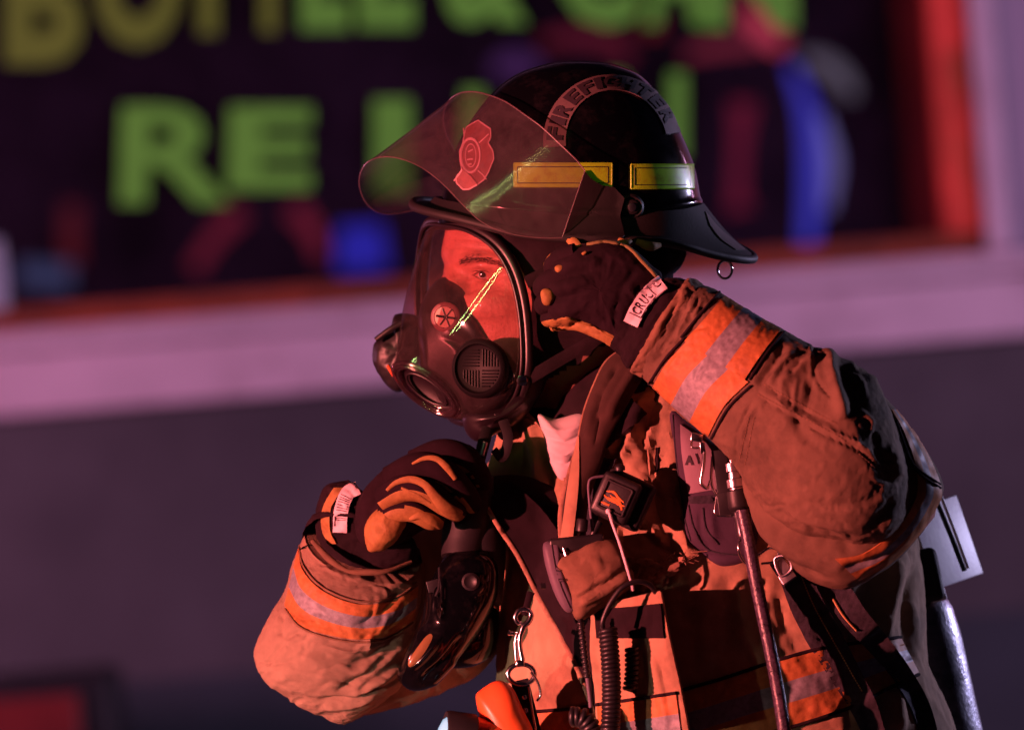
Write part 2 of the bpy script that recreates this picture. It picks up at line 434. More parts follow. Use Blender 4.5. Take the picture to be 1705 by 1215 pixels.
M['black'] = mat('black_plastic', (0.012, 0.010, 0.013), 0.35, var=0.3, vscale=60, bump=0.1, bscale=300, spec=0.5, rvar=0.2)
M['gloss_black'] = mat('glossy_black_shell', (0.002, 0.002, 0.003), 0.10, dirt=(0.012, 0.010, 0.012), dscale=45, var=0.2, bump=0.05, bscale=90, spec=0.3, coat=0.3, rvar=0.12)
M['matte_black'] = mat('matte_black_rubber', (0.014, 0.011, 0.014), 0.6, var=0.3, bump=0.15, bscale=300)
M['rubber'] = mat('maroon_black_rubber', (0.013, 0.007, 0.011), 0.36, var=0.25, bump=0.08, bscale=200, spec=0.45)
M['grey_plastic'] = mat('grey_plastic', (0.13, 0.10, 0.14), 0.5, var=0.15, bump=0.15, bscale=400, rvar=0.15)
M['lime'] = mat('lime_yellow_reflective_tape', (0.46, 0.95, 0.03), 0.28, var=0.1, vscale=80, bump=0.25, bscale=700, coat=0.5, dirt=(0.35, 0.36, 0.02), dscale=60)
M['chrome'] = mat('polished_steel', (0.75, 0.72, 0.75), 0.14, metal=1, var=0.1, bump=0.05, bscale=100, rvar=0.1)
M['steel'] = mat('dull_steel', (0.55, 0.53, 0.58), 0.3, metal=1, var=0.15, bump=0.2, bscale=500)
M['white_metal'] = mat('painted_metal', (0.92, 0.9, 0.95), 0.4, var=0.12, vscale=30, bump=0.1, bscale=200, metal=0.0, dirt=(0.6, 0.5, 0.65), dscale=40)
M['skin'] = mat('skin', (0.54, 0.23, 0.17), 0.42, var=0.22, vscale=45, bump=0.7, bscale=240, spec=0.5, rvar=0.2, coat=0.22, dirt=(0.42, 0.14, 0.1), dscale=70)
M['eye'] = mat('eye_white', (0.6, 0.5, 0.5), 0.15, var=0.05, bump=0, spec=0.6)
M['iris'] = mat('brown_iris', (0.03, 0.012, 0.008), 0.1, var=0.1, bump=0, spec=0.6)
M['hair'] = mat('dark_brown_hair', (0.10, 0.035, 0.022), 0.6, var=0.3, bump=0.5, bscale=500)
M['shirt'] = mat('white_cotton', (0.6, 0.52, 0.55), 0.9, var=0.06, bump=0.3, bscale=300, weave=True)
M['tan_arm'] = mat('dimmed_tan_cloth', (0.26, 0.175, 0.12), 0.88, var=0.25, vscale=14, bump=0.35, bscale=260, weave=True, dirt=(0.13, 0.085, 0.055), dscale=12)  # darker copy of the coat tan: colour offsets overstrong lamp light on right sleeve
M['hood'] = mat('brown_hood_cloth', (0.17, 0.065, 0.05), 0.9, var=0.15, bump=0.3, bscale=350, weave=True)
M['badge'] = mat('pale_badge_sticker', (0.32, 0.12, 0.11), 0.5, var=0.3, vscale=60, bump=0.3, bscale=200, dirt=(0.3, 0.2, 0.2), dscale=50)
M['badge_line'] = mat('pale_badge_edge', (0.9, 0.6, 0.6), 0.4, var=0.1, bump=0)
M['band_text'] = mat('faded_white_sticker', (0.13, 0.09, 0.095), 0.55, var=0.2, vscale=60, bump=0.1)
M['orange_plastic'] = mat('orange_plastic', (0.75, 0.12, 0.03), 0.38, var=0.12, vscale=30, bump=0.06, bscale=120, spec=0.5)
M['cyan_glass'] = mat('pale_cyan_lens', (0.2, 0.6, 0.75), 0.15, var=0.1, bump=0, emit=(0.15, 0.6, 0.9), estr=0.5)
M['lens'] = clear('clear_mask_lens', (0.76, 0.56, 0.60), 0.085, 0.03, (0.45, 0.33, 0.36), 0.05)
M['visor'] = clear('clear_tinted_visor', (0.62, 0.50, 0.54), 0.03, 0.11, (0.40, 0.32, 0.37), 0.11, nsc=14)
M['pink_puck'] = mat('pale_rubber_valve', (0.5, 0.3, 0.25), 0.5, var=0.1, bump=0)
M['tan_edge'] = mat('frayed_tan_edge', (0.3, 0.17, 0.11), 0.9, var=0.35, vscale=90, bump=0.8, bscale=150)
# ================================================================ THE SHOP FRONT
WY = 6.0; KW = (DIST + WY) / DIST * S           # wall plane, metres per photo pixel there
def wx(n): return n * KW
def wz(n): return CZ + n * KW
def bxm(mb, x0, x1, y0, y1, z0, z1, m=0, bev=0.0):
    bm = bmesh.new(); bmesh.ops.create_cube(bm, size=1)
    for v in bm.verts: v.co = Vector(((x0 + x1) / 2 + v.co.x * (x1 - x0), (y0 + y1) / 2 + v.co.y * (y1 - y0), (z0 + z1) / 2 + v.co.z * (z1 - z0)))
    if bev: bmesh.ops.bevel(bm, geom=bm.edges[:], offset=bev, segments=2, profile=0.5, affect='EDGES')
    o = len(mb.v)
    for v in bm.verts: mb.v.append(tuple(v.co))
    for f in bm.faces: mb.f.append(tuple(o + v.index for v in f.verts)); mb.m.append(m)
    bm.free(); return mb
B = {}
B['stucco'] = mat('grey_stucco', (0.078, 0.074, 0.08), 0.9, var=0.25, vscale=2.2, bump=0.5, bscale=120, dirt=(0.05, 0.048, 0.055), dscale=1.2)
B['plinth'] = mat('dark_teal_paint', (0.035, 0.046, 0.056), 0.8, var=0.2, vscale=4, bump=0.4, bscale=100)
B['trim'] = mat('off_white_painted_trim', (0.62, 0.5, 0.56), 0.6, var=0.10, vscale=5, bump=0.2, bscale=90, dirt=(0.36, 0.27, 0.3), dscale=4)
B['orange'] = mat('lit_orange_red_frame', (0.85, 0.08, 0.05), 0.5, var=0.3, vscale=7, bump=0.2, bscale=90, dirt=(0.25, 0.08, 0.02), dscale=6)  # side frame, brighter copy: the red glow is put into the paint
B['bluegrey'] = mat('blue_grey_panel', (0.33, 0.30, 0.38), 0.7, var=0.06, vscale=3, bump=0.1, bscale=60)
B['asphalt'] = mat('asphalt', (0.05, 0.05, 0.052), 0.9, var=0.3, vscale=3, bump=0.7, bscale=80)
B['concrete'] = mat('concrete', (0.22, 0.21, 0.2), 0.9, var=0.2, vscale=2, bump=0.5, bscale=60)
B['dark_room'] = mat('dark_interior', (0.03, 0.02, 0.035), 0.9, var=0.3, vscale=2, bump=0)
B['green'] = mat('green_window_paint', (0.12, 0.42, 0.05), 0.6, var=0.12, vscale=5, bump=0, emit=(0.12, 0.33, 0.03), estr=0.16)  # letter paint given a faint glow of its own
B['glass'] = clear('window_glass', (0.92, 0.92, 0.94), 0.02, 0.01, (0.24, 0.15, 0.28), 0.05, nsc=3.5)  # purple haze stands for the murky reflections in the pane
B['yellowgreen'] = mat('yellow_green_window_paint', (0.10, 0.15, 0.02), 0.6, var=0.12, vscale=5, bump=0, emit=(0.16, 0.20, 0.02), estr=0.2)  # dimmer lettering, also glowing slightly by itself

g = MB(); bxm(g, -60, 60, -60, 4.2, -0.3, 0.0); tag(g.build('road', B['asphalt'], raw=True, smooth=False), kind='structure')
g = MB(); bxm(g, -60, 60, 4.204, 30, -0.3, 0.13, bev=0.02); tag(g.build('pavement', B['concrete'], raw=True, smooth=False), kind='structure')

GL, GR = wx(-1500), wx(737)      # glass left / right
GB, GT = wz(160), wz(1500)       # glass bottom / top
shop = thing('shop_building', 'purple lit shopfront with a large dark window and painted trim', 'building', (0.3, WY + 0.5, 0.13), raw=True)
m = MB()
bxm(m, -14, 14, WY, WY + 0.25, 0.9, wz(-20)); bxm(m, GR + wx(66), 14, WY + 0.004, WY + 0.25, wz(-20), 4.2)
bxm(m, -14, GL - 0.1, WY, WY + 0.25, wz(-20), 4.2); bxm(m, -14, 14, WY, WY + 0.25, 4.2, 5.4)
m.build('wall', B['stucco'], shop, raw=True, smooth=False)
m = MB(); bxm(m, -14.02, 14.02, WY - 0.03, WY + 0.26, 0.13, 0.965, bev=0.01); m.build('plinth', B['plinth'], shop, raw=True, smooth=False)
m = MB(); bxm(m, -14.03, 14.03, WY - 0.06, WY + 6, 5.4, 5.7); bxm(m, -14, -13.8, WY + 0.25, WY + 6, 0.13, 5.4); bxm(m, 13.8, 14, WY + 0.25, WY + 6, 0.13, 5.4)
m.build('roof', B['stucco'], shop, raw=True, smooth=False)
m = MB()
bxm(m, GL - 0.1, 14.01, WY - 0.035, WY + 0.02, wz(-18), wz(84), bev=0.006)
bxm(m, GL - 0.1, 14.01, WY - 0.075, WY + 0.03, wz(86), wz(122), bev=0.012)
sill = m.build('window_sill', B['trim'], shop, raw=True, smooth=False)
m = MB(); bxm(m, GR + wx(66), GR + wx(106), WY - 0.045, WY + 0.02, wz(123), 4.2, bev=0.008); bxm(m, GL - 0.1, GR + wx(106), WY - 0.045, WY + 0.02, 4.21, 4.4, bev=0.008)
m.build('window_trim', B['trim'], shop, raw=True, smooth=False)
m = MB(); bxm(m, GR + wx(107), 14.0, WY - 0.03, WY, wz(123), 4.2, bev=0.004); m.build('side_panel', B['bluegrey'], shop, raw=True, smooth=False)
m = MB()
bxm(m, GL - 0.1, GR + wx(65), WY - 0.02, WY + 0.16, wz(123), GB, bev=0.006)
m.build('window_frame', mat('shaded_orange_frame', (0.24, 0.05, 0.02), 0.6, var=0.4, vscale=9, bump=0.2, bscale=90, dirt=(0.12, 0.05, 0.03), dscale=8), shop, raw=True, smooth=False)  # bottom frame, darker copy: shade by the sill put into the paint
m = MB(); bxm(m, GR, GR + wx(65), WY - 0.02, WY + 0.16, GB, 4.18, bev=0.006)
m.build('window_frame', B['orange'], shop, raw=True, smooth=False)
m = MB(); bxm(m, GL, GR, WY + 0.10, WY + 0.108, GB, 4.18); m.build('window_pane', B['glass'], shop, raw=True, smooth=False)
m = MB(); bxm(m, -13.7, 13.7, 11.7, 11.8, 0.13, 5.3); bxm(m, -13.7, 13.7, 6.3, 11.7, 0.14, 0.2)
m.build('back_room', B['dark_room'], shop, raw=True, smooth=False)

m = MB(); bxm(m, GR - 0.004, GR + 0.03, WY + 0.165, WY + 1.1, GB, 4.18); m.build('window_jamb', mat('dark_red_jamb', (0.30, 0.03, 0.02), 0.7, var=0.3, bump=0.1), shop, raw=True, smooth=False)
# painted lettering on the glass, green, letter by letter
GY = (WY + 0.085) / S
def letter(ch, x0, x1, y0, y1, bold=0.03, ma=None, shear=0.0):
    mb = MB()
    add_glyph(mb, ch, lambda u, v: (x0 + (x1 - x0) * u + shear * v, y1 + (y0 - y1) * v, GY), bold=bold, th=3.0, cuts=0)
    o = mb.build('window_letter', ma or B['green'], shop, smooth=False); return o
# ROLL-free px mapping happens in T(): letters follow the level of the wall there
YG = B['yellowgreen']
letter('B', 8, 138, -120, 108, 0.05, YG); letter('O', 158, 302, -130, 80, 0.05, YG)
letter('T', 292, 402, -135, 58, 0.05, YG); letter('T', 400, 496, -140, 54, 0.05, YG)
letter('L', 500, 580, -145, 50, 0.06); letter('E', 596, 690, -150, 48, 0.06); letter('&', 740, 878, -150, 42, 0.05)
letter('C', 930, 1062, -150, 46, 0.05); letter('A', 1070, 1180, -150, 44, 0.05); letter('N', 1170, 1325, -150, 48, 0.05)
letter('R', 197, 384, 176, 340, 0.03, shear=6); letter('E', 378, 518, 178, 316, 0.045, shear=4)
letter('I', 622, 684, 166, 322, 0.02); letter('L', 770, 856, 148, 320, 0.06); letter('N', 1012, 1142, 122, 262, 0.03)

# glowing tubes added behind the pane, standing in for reflections in the glass
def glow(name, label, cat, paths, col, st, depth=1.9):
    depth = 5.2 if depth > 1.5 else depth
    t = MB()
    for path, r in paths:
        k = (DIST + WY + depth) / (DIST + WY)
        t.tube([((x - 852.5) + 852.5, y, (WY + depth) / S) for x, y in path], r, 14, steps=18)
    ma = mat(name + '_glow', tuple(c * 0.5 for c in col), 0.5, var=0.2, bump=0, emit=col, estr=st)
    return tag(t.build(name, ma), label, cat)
glow('streak_reflection', 'tall blue reflection curving down the shop window glass', 'light', [([(1318, 110), (1345, 190), (1352, 290), (1345, 410)], [8, 15, 17, 13])], (0.05, 0.05, 0.62), 0.8)
glow('streak_reflection', 'pale lilac reflection along the right edge of the tall blue reflection', 'light', [([(1368, 190), (1384, 270), (1378, 350)], [5, 12, 6])], (0.26, 0.22, 0.6), 0.6, 1.95)
glow('arc_reflection', 'whitish curved reflection at the top of the tall blue reflection', 'light', [([(1335, 95), (1375, 108), (1405, 135), (1422, 162)], [8, 16, 15, 8])], (0.36, 0.30, 0.42), 0.28, 1.6)
glow('red_reflection', 'bright pinkish red slanted reflection high in the shop window', 'light', [([(1235, 10), (1268, 48), (1305, 80)], [12, 20, 14])], (0.62, 0.05, 0.10), 0.75)
glow('red_reflection', 'dim red reflection leading left from the bright slanted one', 'light', [([(1140, 92), (1190, 80), (1262, 72)], [8, 12, 12])], (0.36, 0.03, 0.06), 0.5, 2.0)
glow('red_reflection', 'dim red reflection in the window just above the helmet crown', 'light', [([(900, 70), (960, 62), (1020, 72), (1050, 100)], [10, 16, 16, 12])], (0.30, 0.02, 0.05), 0.32)
glow('red_reflection', 'small round red reflection between painted letters above the helmet', 'light', [([(1085, 28), (1088, 58)], [16, 14])], (0.34, 0.02, 0.03), 0.45)
glow('tall_red_reflection', 'tall dim red reflection in the glass right of the helmet', 'light', [([(1238, 170), (1232, 240), (1228, 320), (1232, 350)], [22, 14, 14, 24])], (0.30, 0.015, 0.05), 0.42)
glow('blue_reflection', 'square saturated blue reflection low in the window left of the mask', 'light', [([(600, 375), (604, 450)], [38, 44])], (0.03, 0.03, 0.62), 0.6)
glow('blue_reflection', 'faint grey blue reflection low at the far left of the window', 'light', [([(30, 455), (120, 462)], [20, 22])], (0.08, 0.10, 0.26), 0.4)
glow('red_reflection', 'round red reflection under the gap between the letters R and E', 'light', [([(400, 350), (355, 400), (322, 450)], [20, 14, 14])], (0.32, 0.02, 0.05), 0.40)
glow('red_reflection', 'round red reflection under the letter E', 'light', [([(488, 345), (520, 385), (535, 430)], [20, 16, 12])], (0.34, 0.02, 0.05), 0.42)
glow('red_reflection', 'faint red upright reflection at the left of the window', 'light', [([(120, 340), (118, 400), (122, 440)], [16, 18, 16])], (0.24, 0.02, 0.03), 0.30)
glow('pale_reflection', 'pale lilac upright reflection at the far left edge of the window', 'post', [([(-12, 400), (-8, 470), (-5, 530)], [14, 18, 18])], (0.36, 0.24, 0.42), 0.6, 0.6)
glow('purple_reflection', 'faint purple reflection above the raised visor', 'light', [([(820, 120), (860, 105), (900, 120)], [14, 22, 14])], (0.14, 0.04, 0.22), 0.35)

# red box with a dark frame at the foot of the wall
bxr = thing('newspaper_box', 'red box in a thick black frame at the foot of the wall', 'box', (T((40, 1200, 5.4 / S)).x, 5.4, 0.13), raw=True)
p0 = T((-60, 1128, 5.3 / S)); p1 = T((186, 1128, 5.3 / S))
m = MB(); xr = p1.x; zt = (p0.z + p1.z) / 2
bxm(m, xr - 0.5, xr, 5.3, 5.7, 0.2, zt, bev=0.02); m.build('box_frame', M['matte_black'], bxr, raw=True)
m = MB(); bxm(m, xr - 0.44, xr - 0.065, 5.28, 5.30, 0.5, zt - 0.035, bev=0.004); m.build('door', mat('red_enamel', (0.17, 0.02, 0.02), 0.4, bump=0.05), bxr, raw=True)
m = MB(); bxm(m, xr - 0.45, xr - 0.4, 5.35, 5.65, 0.13, 0.2); m.build('leg', M['matte_black'], bxr, raw=True); m = MB(); bxm(m, xr - 0.1, xr - 0.05, 5.35, 5.65, 0.13, 0.2); m.build('leg', M['matte_black'], bxr, raw=True)
# ================================================================ THE PERSON
person = thing('person', 'firefighter in tan turnout coat, one gloved hand at the ear, the other below the chin', 'person', (1180, 607.5 + 1.545 / S, 0))
# ---- body: head, neck, trunk, arms and legs under the clothes, one mesh
body = MB()
hd = loft([(880, 205, 1010, 205, 0, 20), (815, 225, 1070, 225, 0, 80), (772, 270, 1092, 275, 0, 108), (752, 330, 1094, 330, 0, 116), (744, 372, 1090, 372, 0, 116),
           (737, 405, 1082, 405, -2, 114), (735, 425, 1075, 425, -4, 112), (741, 447, 1070, 447, -4, 112), (732, 470, 1064, 470, -4, 112), (716, 500, 1058, 500, -4, 110), (712, 520, 1052, 520, -4, 108), (736, 536, 1046, 540, -4, 105),
           (736, 570, 1040, 572, -4, 100), (742, 600, 1034, 605, -2, 92), (780, 632, 1030, 640, 0, 82), (850, 656, 1035, 670, 4, 76), (868, 700, 1060, 710, 10, 80), (860, 760, 1200, 760, 20, 110), (870, 830, 1330, 830, 20, 150), (880, 900, 1360, 900, 20, 170),
           (890, 1050, 1380, 1050, 20, 160), (900, 1250, 1400, 1250, 20, 150), (900, 1500, 1420, 1500, 20, 160), (940, 1580, 1380, 1580, 20, 130)], 240, 120)
eye_c = (806, 456)
hd = sculpt(hd, [([(768, 455), (792, 464), (835, 464)], 14, -11), ([(772, 462), (780, 490)], 11, -11), ([(748, 440), (752, 480), (742, 510)], 9, 8), ([(758, 438), (790, 429), (830, 431), (856, 446)], 8, 8),
                 ([(775, 448), (805, 443), (835, 452)], 3.5, 3.0), ([(778, 466), (806, 472), (834, 464)], 3.5, 2.2), ([(784, 478), (815, 486), (840, 474)], 4, -1.6),
                 ([(790, 500), (835, 510), (850, 490)], 24, 7), ([(745, 395), (780, 398), (815, 404)], 3, -1.0), ([(745, 412), (785, 412), (822, 420)], 3, -1.0), ([(800, 530), (828, 560)], 12, 3)])
body.grid(hd, cv=True, cap=True)
body.tube([(1330, 800, -140), (1440, 860, -230), (1500, 810, -300), (1300, 690, -320), (1120, 560, -270), (1060, 510, -230)], [70, 62, 58, 48, 36, 30], 20)
body.tube([(920, 800, 140), (760, 960, 80), (560, 1080, 10), (570, 980, -40), (610, 890, -90), (640, 850, -110)], [70, 62, 55, 46, 34, 32], 20)
for sx in (-1, 1):
    body.tube([(1160 + sx * 110, 1500, 20), (1165 + sx * 130, 1900, 0), (1170 + sx * 150, 2200, 10), (1180 + sx * 160, 2650, 20), (1165 + sx * 160, 2760, 0)], [115, 100, 70, 50, 45], 20)
for hx, hy, hz, dx, dy in ((1000, 490, -215, -1, -0.45), (690, 830, -105, 1, 0.1)):
    body.tube([(hx + 60 * -dx * 0.6, hy, hz), (hx, hy, hz), (hx + dx * 30, hy + dy * 20, hz)], [26, 30, 24], 14)
    for q in range(4): body.finger([(hx + dx * 20, hy - 24 + q * 16, hz), (hx + dx * 52, hy - 24 + q * 18, hz + 22), (hx + dx * 60, hy - 18 + q * 18, hz + 52)], [9, 8, 7], 8, steps=8)
    body.finger([(hx - dx * 10, hy + 30, hz + 6), (hx + dx * 22, hy + 42, hz + 22), (hx + dx * 44, hy + 40, hz + 40)], [10, 9, 8], 8, steps=8)
body.build('body', M['skin'], person)
skull = body.bvh()
# eye, brow, lashes
e = MB(); z = drop(skull, 806, 458); e.lathe((806, 457.5, z + 9.5), (0, 0, -1), [(0.1, -12), (8, -9), (11.6, 0), (9, 7.4), (6, 10), (0.1, 11.6)], 24); e.build('eyeball', M['eye'], person)
e = MB(); e.lathe((803, 457, z - 0.6), (-0.25, 0.02, -1), [(0.1, -2), (5.6, -1), (5.4, 0.6), (3, 1.5), (0.1, 1.9)], 20); e.build('iris', M['iris'], person)
e = MB(); e.tube([(786, 457, drop(skull, 786, 457, 3)), (797, 450.5, z - 3.5), (809, 449.5, z - 4), (822, 455, z - 3), (828, 460, drop(skull, 828, 460, 2))], [1.5, 2.2, 2.6, 2.0, 1.2], 8, steps=20)
e.tube([(786, 459, drop(skull, 786, 459, 2)), (800, 465.5, z - 2.2), (813, 465, z - 2.4), (827, 461, drop(skull, 827, 461, 2))], [1, 1.6, 1.6, 1], 8, steps=20); e.build('eyelid', M['skin'], person)
e = MB()
for k in range(300):
    t = random.random(); x = 764 + 80 * t; y = 441 - 10 * math.sin(math.pi * min(1, 0.15 + t * 0.95)) + random.gauss(0, 3.2 - 1.2 * t)
    zz = drop(skull, x, y, 0.6); dx = 3.2 + 2 * t; dy = -2.0 + 4.5 * t
    e.tube([(x, y, zz), (x + dx, y + dy, drop(skull, x + dx, y + dy, 1.0))], [0.55, 0.2], 3, steps=2)
e.build('eyebrow', M['hair'], person)
e = MB()
for k in range(26):
    t = k / 25; x = 790 + 34 * t; y = 451.5 - 2.5 * math.sin(math.pi * t) + 4 * t
    e.tube([(x, y, z - 5.5 + 3 * t), (x - 3, y + 0.5, z - 9 + 3 * t)], [0.5, 0.2], 4, steps=3)
e.build('eyelash', M['hair'], person)
# ---- hood: cloth round skull and neck
h = MB()
hp = loft([(790, 340, 1106, 340, 10, 142, 0, 3.4), (800, 370, 1108, 370, 10, 146, 0, 4), (820, 395, 1110, 390, 10, 148, 0, 4.4), (847, 440, 1122, 440, 10, 146, 0, 4.4), (858, 500, 1112, 500, 12, 140, 0, 4), (852, 560, 1085, 560, 12, 136, 0, 4), (842, 600, 1072, 590, 10, 118, 0, 3.2), (836, 640, 1075, 630, 14, 98, 0, 2.6), (846, 690, 1090, 690, 18, 96, 0, 2.4), (870, 740, 1150, 740, 20, 110, 0, 2.2)], 80, 90)
hp = sculpt(hp, [([(885, 590), (930, 600), (990, 590)], 10, -5), ([(880, 650), (930, 690), (985, 690)], 8, -7), ([(880, 625), (940, 640), (1000, 630)], 14, 6)])
hp = wrinkle(hp, 3, 60)
hp = np.stack([np.stack([np.interp(np.linspace(0, 79, 200), np.arange(80), hp[:, j, a]) for a in range(3)], axis=1) for j in range(90)], axis=1)
h.grid(hp, cv=True, m=lambda i, j: 0 if hp[i, j, 1] > 648 - (hp[i, j, 0] - 880) * 0.62 and hp[i, j, 1] < 676 + 0.08 * (hp[i, j, 0] - 880) else 1, cap=True)
h.build('hood', [M['hood'], M['black_cloth']], person)
hb = h.bvh()
# ---- white shirt at the neck
s_ = MB(); sp = star([(896, 690), (925, 697), (975, 690), (985, 740), (960, 790), (935, 800), (915, 770), (905, 725)], (940, 735), -118, 30, 30, 80, 18)
sp = sculpt(sp, [([(905, 712), (940, 718), (975, 706)], 4, 3.5), ([(908, 727), (940, 735), (972, 722)], 4, -4), ([(912, 745), (938, 757), (968, 742)], 5, 4), ([(920, 765), (942, 772), (962, 760)], 4, -4)], N=None)
s_.grid(sp, cv=True); s_.build('shirt', M['shirt'], person)
# ---- trousers, boots (below the frame)
t_ = MB()
t_.grid(loft([(880, 1480, 1450, 1480, 20, 190), (890, 1600, 1450, 1600, 20, 185), (900, 1690, 1440, 1690, 20, 175)], 12, 60), cv=True, cap=True)
for sx in (-1, 1):
    L = loft([(1160 + sx * 120 - 135, 1640, 1160 + sx * 120 + 135, 1640, 20, 160), (1160 + sx * 135 - 125, 1900, 1160 + sx * 135 + 125, 1900, 5, 140), (1160 + sx * 150 - 110, 2200, 1160 + sx * 150 + 110, 2200, 5, 125), (1170 + sx * 160 - 105, 2500, 1170 + sx * 160 + 105, 2500, 15, 115), (1170 + sx * 160 - 100, 2690, 1170 + sx * 160 + 100, 2690, 15, 112)], 50, 40)
    t_.grid(wrinkle(L, 9, 120), cv=True, cap=True)
t_.build('trousers', M['tan'], person)
FL = 607.5 + 1.545 / S
for sx in (-1, 1):
    b_ = MB(); cx = 1170 + sx * 160
    b_.grid(loft([(cx - 78, 2620, cx + 78, 2620, 15, 80), (cx - 82, FL - 100, cx + 76, FL - 100, 10, 78), (cx - 150, FL - 62, cx + 80, FL - 62, -10, 82), (cx - 190, FL - 30, cx + 84, FL - 30, -15, 80), (cx - 190, FL - 8 + sx * 0, cx + 84, FL - 8, -15, 78)], 30, 40), cv=True, cap=True)
    b_.build('boot', M['matte_black'], person)

# ================================================================ TURNOUT COAT
coat = MB()
CR = [(1000, 560, 1170, 555, 10, 60), (965, 600, 1230, 590, 5, 95), (925, 650, 1300, 650, 0, 135), (880, 690, 1350, 690, 0, 172), (846, 730, 1400, 735, 0, 204), (836, 790, 1450, 790, 0, 226), (836, 850, 1490, 850, 0, 236),
      (836, 900, 1528, 900, 0, 242), (832, 1000, 1540, 1000, 0, 248), (828, 1100, 1545, 1100, 0, 252), (826, 1215, 1590, 1215, 0, 256), (824, 1400, 1620, 1400, 0, 262), (815, 1560, 1640, 1560, 5, 262), (810, 1700, 1640, 1700, 5, 260)]
ct = loft([c + (0, 2.05) for c in CR], 300, 300)
folds = [
 ([(1070, 740), (1050, 800), (1075, 860), (1110, 920)], 10, 9), ([(1098, 700), (1090, 780), (1100, 860), (1122, 930)], 9, -9), ([(1000, 730), (1020, 760), (1010, 790)], 7, 6), ([(1040, 690), (1030, 740), (1000, 780)], 7, -8), ([(1068, 660), (1052, 720), (1032, 780)], 8, 10),
 ([(1100, 640), (1078, 700), (1066, 750)], 7, -9), ([(1118, 720), (1128, 800), (1140, 880), (1150, 950)], 10, 8), ([(1082, 800), (1090, 850), (1100, 900)], 6, -8), ([(1065, 870), (1090, 900), (1120, 930)], 7, -7), ([(1020, 620), (1052, 605)], 9, 8), ([(1000, 660), (1040, 640), (1070, 620)], 7, -9), ([(1020, 690), (1060, 660)], 6, 8),
 ([(1240, 950), (1235, 1010), (1238, 1080)], 9, 8), ([(1262, 960), (1268, 1040), (1262, 1090)], 9, -8), ([(1180, 960), (1175, 1040), (1180, 1120)], 14, 6), ([(1215, 965), (1210, 1030), (1212, 1100)], 10, -6),
 ([(1500, 920), (1480, 1000), (1470, 1060), (1500, 1120)], 12, 16), ([(1470, 930), (1440, 1000), (1430, 1040)], 10, -14), ([(1430, 950), (1410, 1000), (1440, 1080)], 10, 12), ([(1525, 940), (1510, 1020), (1515, 1100)], 9, -14), ([(1490, 1120), (1470, 1060), (1455, 1000)], 7, -10), ([(1400, 1000), (1440, 1060), (1480, 1100)], 8, 8),
 ([(1330, 1000), (1350, 1060), (1370, 1090)], 9, 9), ([(1300, 990), (1310, 1060)], 8, -7), ([(1420, 1195), (1440, 1160)], 9, 9), ([(1460, 1210), (1470, 1150)], 9, -10), ([(1500, 1215), (1492, 1140)], 10, 10), ([(1540, 1215), (1522, 1140)], 9, -10),
 ([(860, 900), (850, 1000), (858, 1100), (850, 1215)], 9, 6), ([(895, 1050), (900, 1110), (890, 1180)], 9, 6), ([(880, 1040), (876, 1110), (872, 1190)], 6, -5), ([(1020, 1090), (1024, 1150), (1010, 1215)], 8, 4),
]
ct = sculpt(ct, folds + rnd_strokes(30, (1000, 640, 1140, 930), 100, 25, (40, 110), (3.5, 6), (2, 4.5), 11) + rnd_strokes(24, (1140, 960, 1500, 1215), 95, 25, (40, 120), (4, 7), (0.8, 2.2), 12) + rnd_strokes(10, (840, 900, 960, 1200), 95, 25, (40, 90), (3, 5), (1, 2.5), 13))
ct = wrinkle(ct, 3.6, 75, (1.5, 0.7, 1), seed=5)
ct = wrinkle(ct, 1.2, 22, (1.2, 0.8, 1), seed=15)
coat.grid(ct, cv=True, cap=2)
cb = coat.bvh()
coat.cut([(780, 700), (860, 640), (990, 560), (1045, 540), (1048, 580), (1005, 640), (976, 690), (966, 740), (950, 800), (944, 850), (936, 890), (905, 880), (868, 905), (838, 870), (800, 820), (780, 760)], -20)
coat_o = coat.build('turnout_coat', [M['tan']], person)
def sub(mb, name, mats, parent=None, **k): return mb.build(name, mats, parent or coat_o, **k)

# ---- left sleeve (raised forearm in front, upper arm behind)
sl = MB()
up = star([(1440, 640), (1488, 678), (1522, 722), (1552, 768), (1570, 812), (1556, 850), (1530, 892), (1490, 935), (1440, 968), (1400, 980), (1350, 966), (1310, 938), (1268, 880), (1236, 800), (1260, 700), (1340, 640)], (1400, 815), -272, 110, 110, 150, 34, 3.2)
up = sculpt(up, [([(1250, 850), (1300, 905), (1360, 935), (1430, 948)], 13, 10), ([(1262, 892), (1310, 935), (1370, 958)], 7, -8), ([(1500, 905), (1460, 930), (1400, 945)], 6, -6)])
up = wrinkle(up, 3, 60, seed=3)
sl.grid(up, cv=True)
upb = MB(); upb.grid(up, cv=True); upb = upb.bvh()
FS = [(1152, 470, 1058, 618, -262, 62, 4), (1172, 476, 1072, 630, -266, 70, 6), (1198, 486, 1090, 648, -272, 78, 6), (1250, 518, 1136, 694, -290, 88, 4), (1302, 548, 1182, 730, -308, 96, 2), (1345, 572, 1225, 778, -325, 104, 0), (1392, 592, 1262, 836, -345, 112, 0),
      (1436, 614, 1310, 876, -362, 118, 0), (1466, 662, 1368, 900, -368, 112, 0), (1488, 712, 1426, 906, -366, 98, 0), (1506, 760, 1474, 898, -360, 74, 0), (1515, 798, 1500, 876, -352, 42, 0), (1518, 824, 1512, 848, -346, 10, 0)]
fa = loft([f + (2.15,) for f in FS], 320, 200)
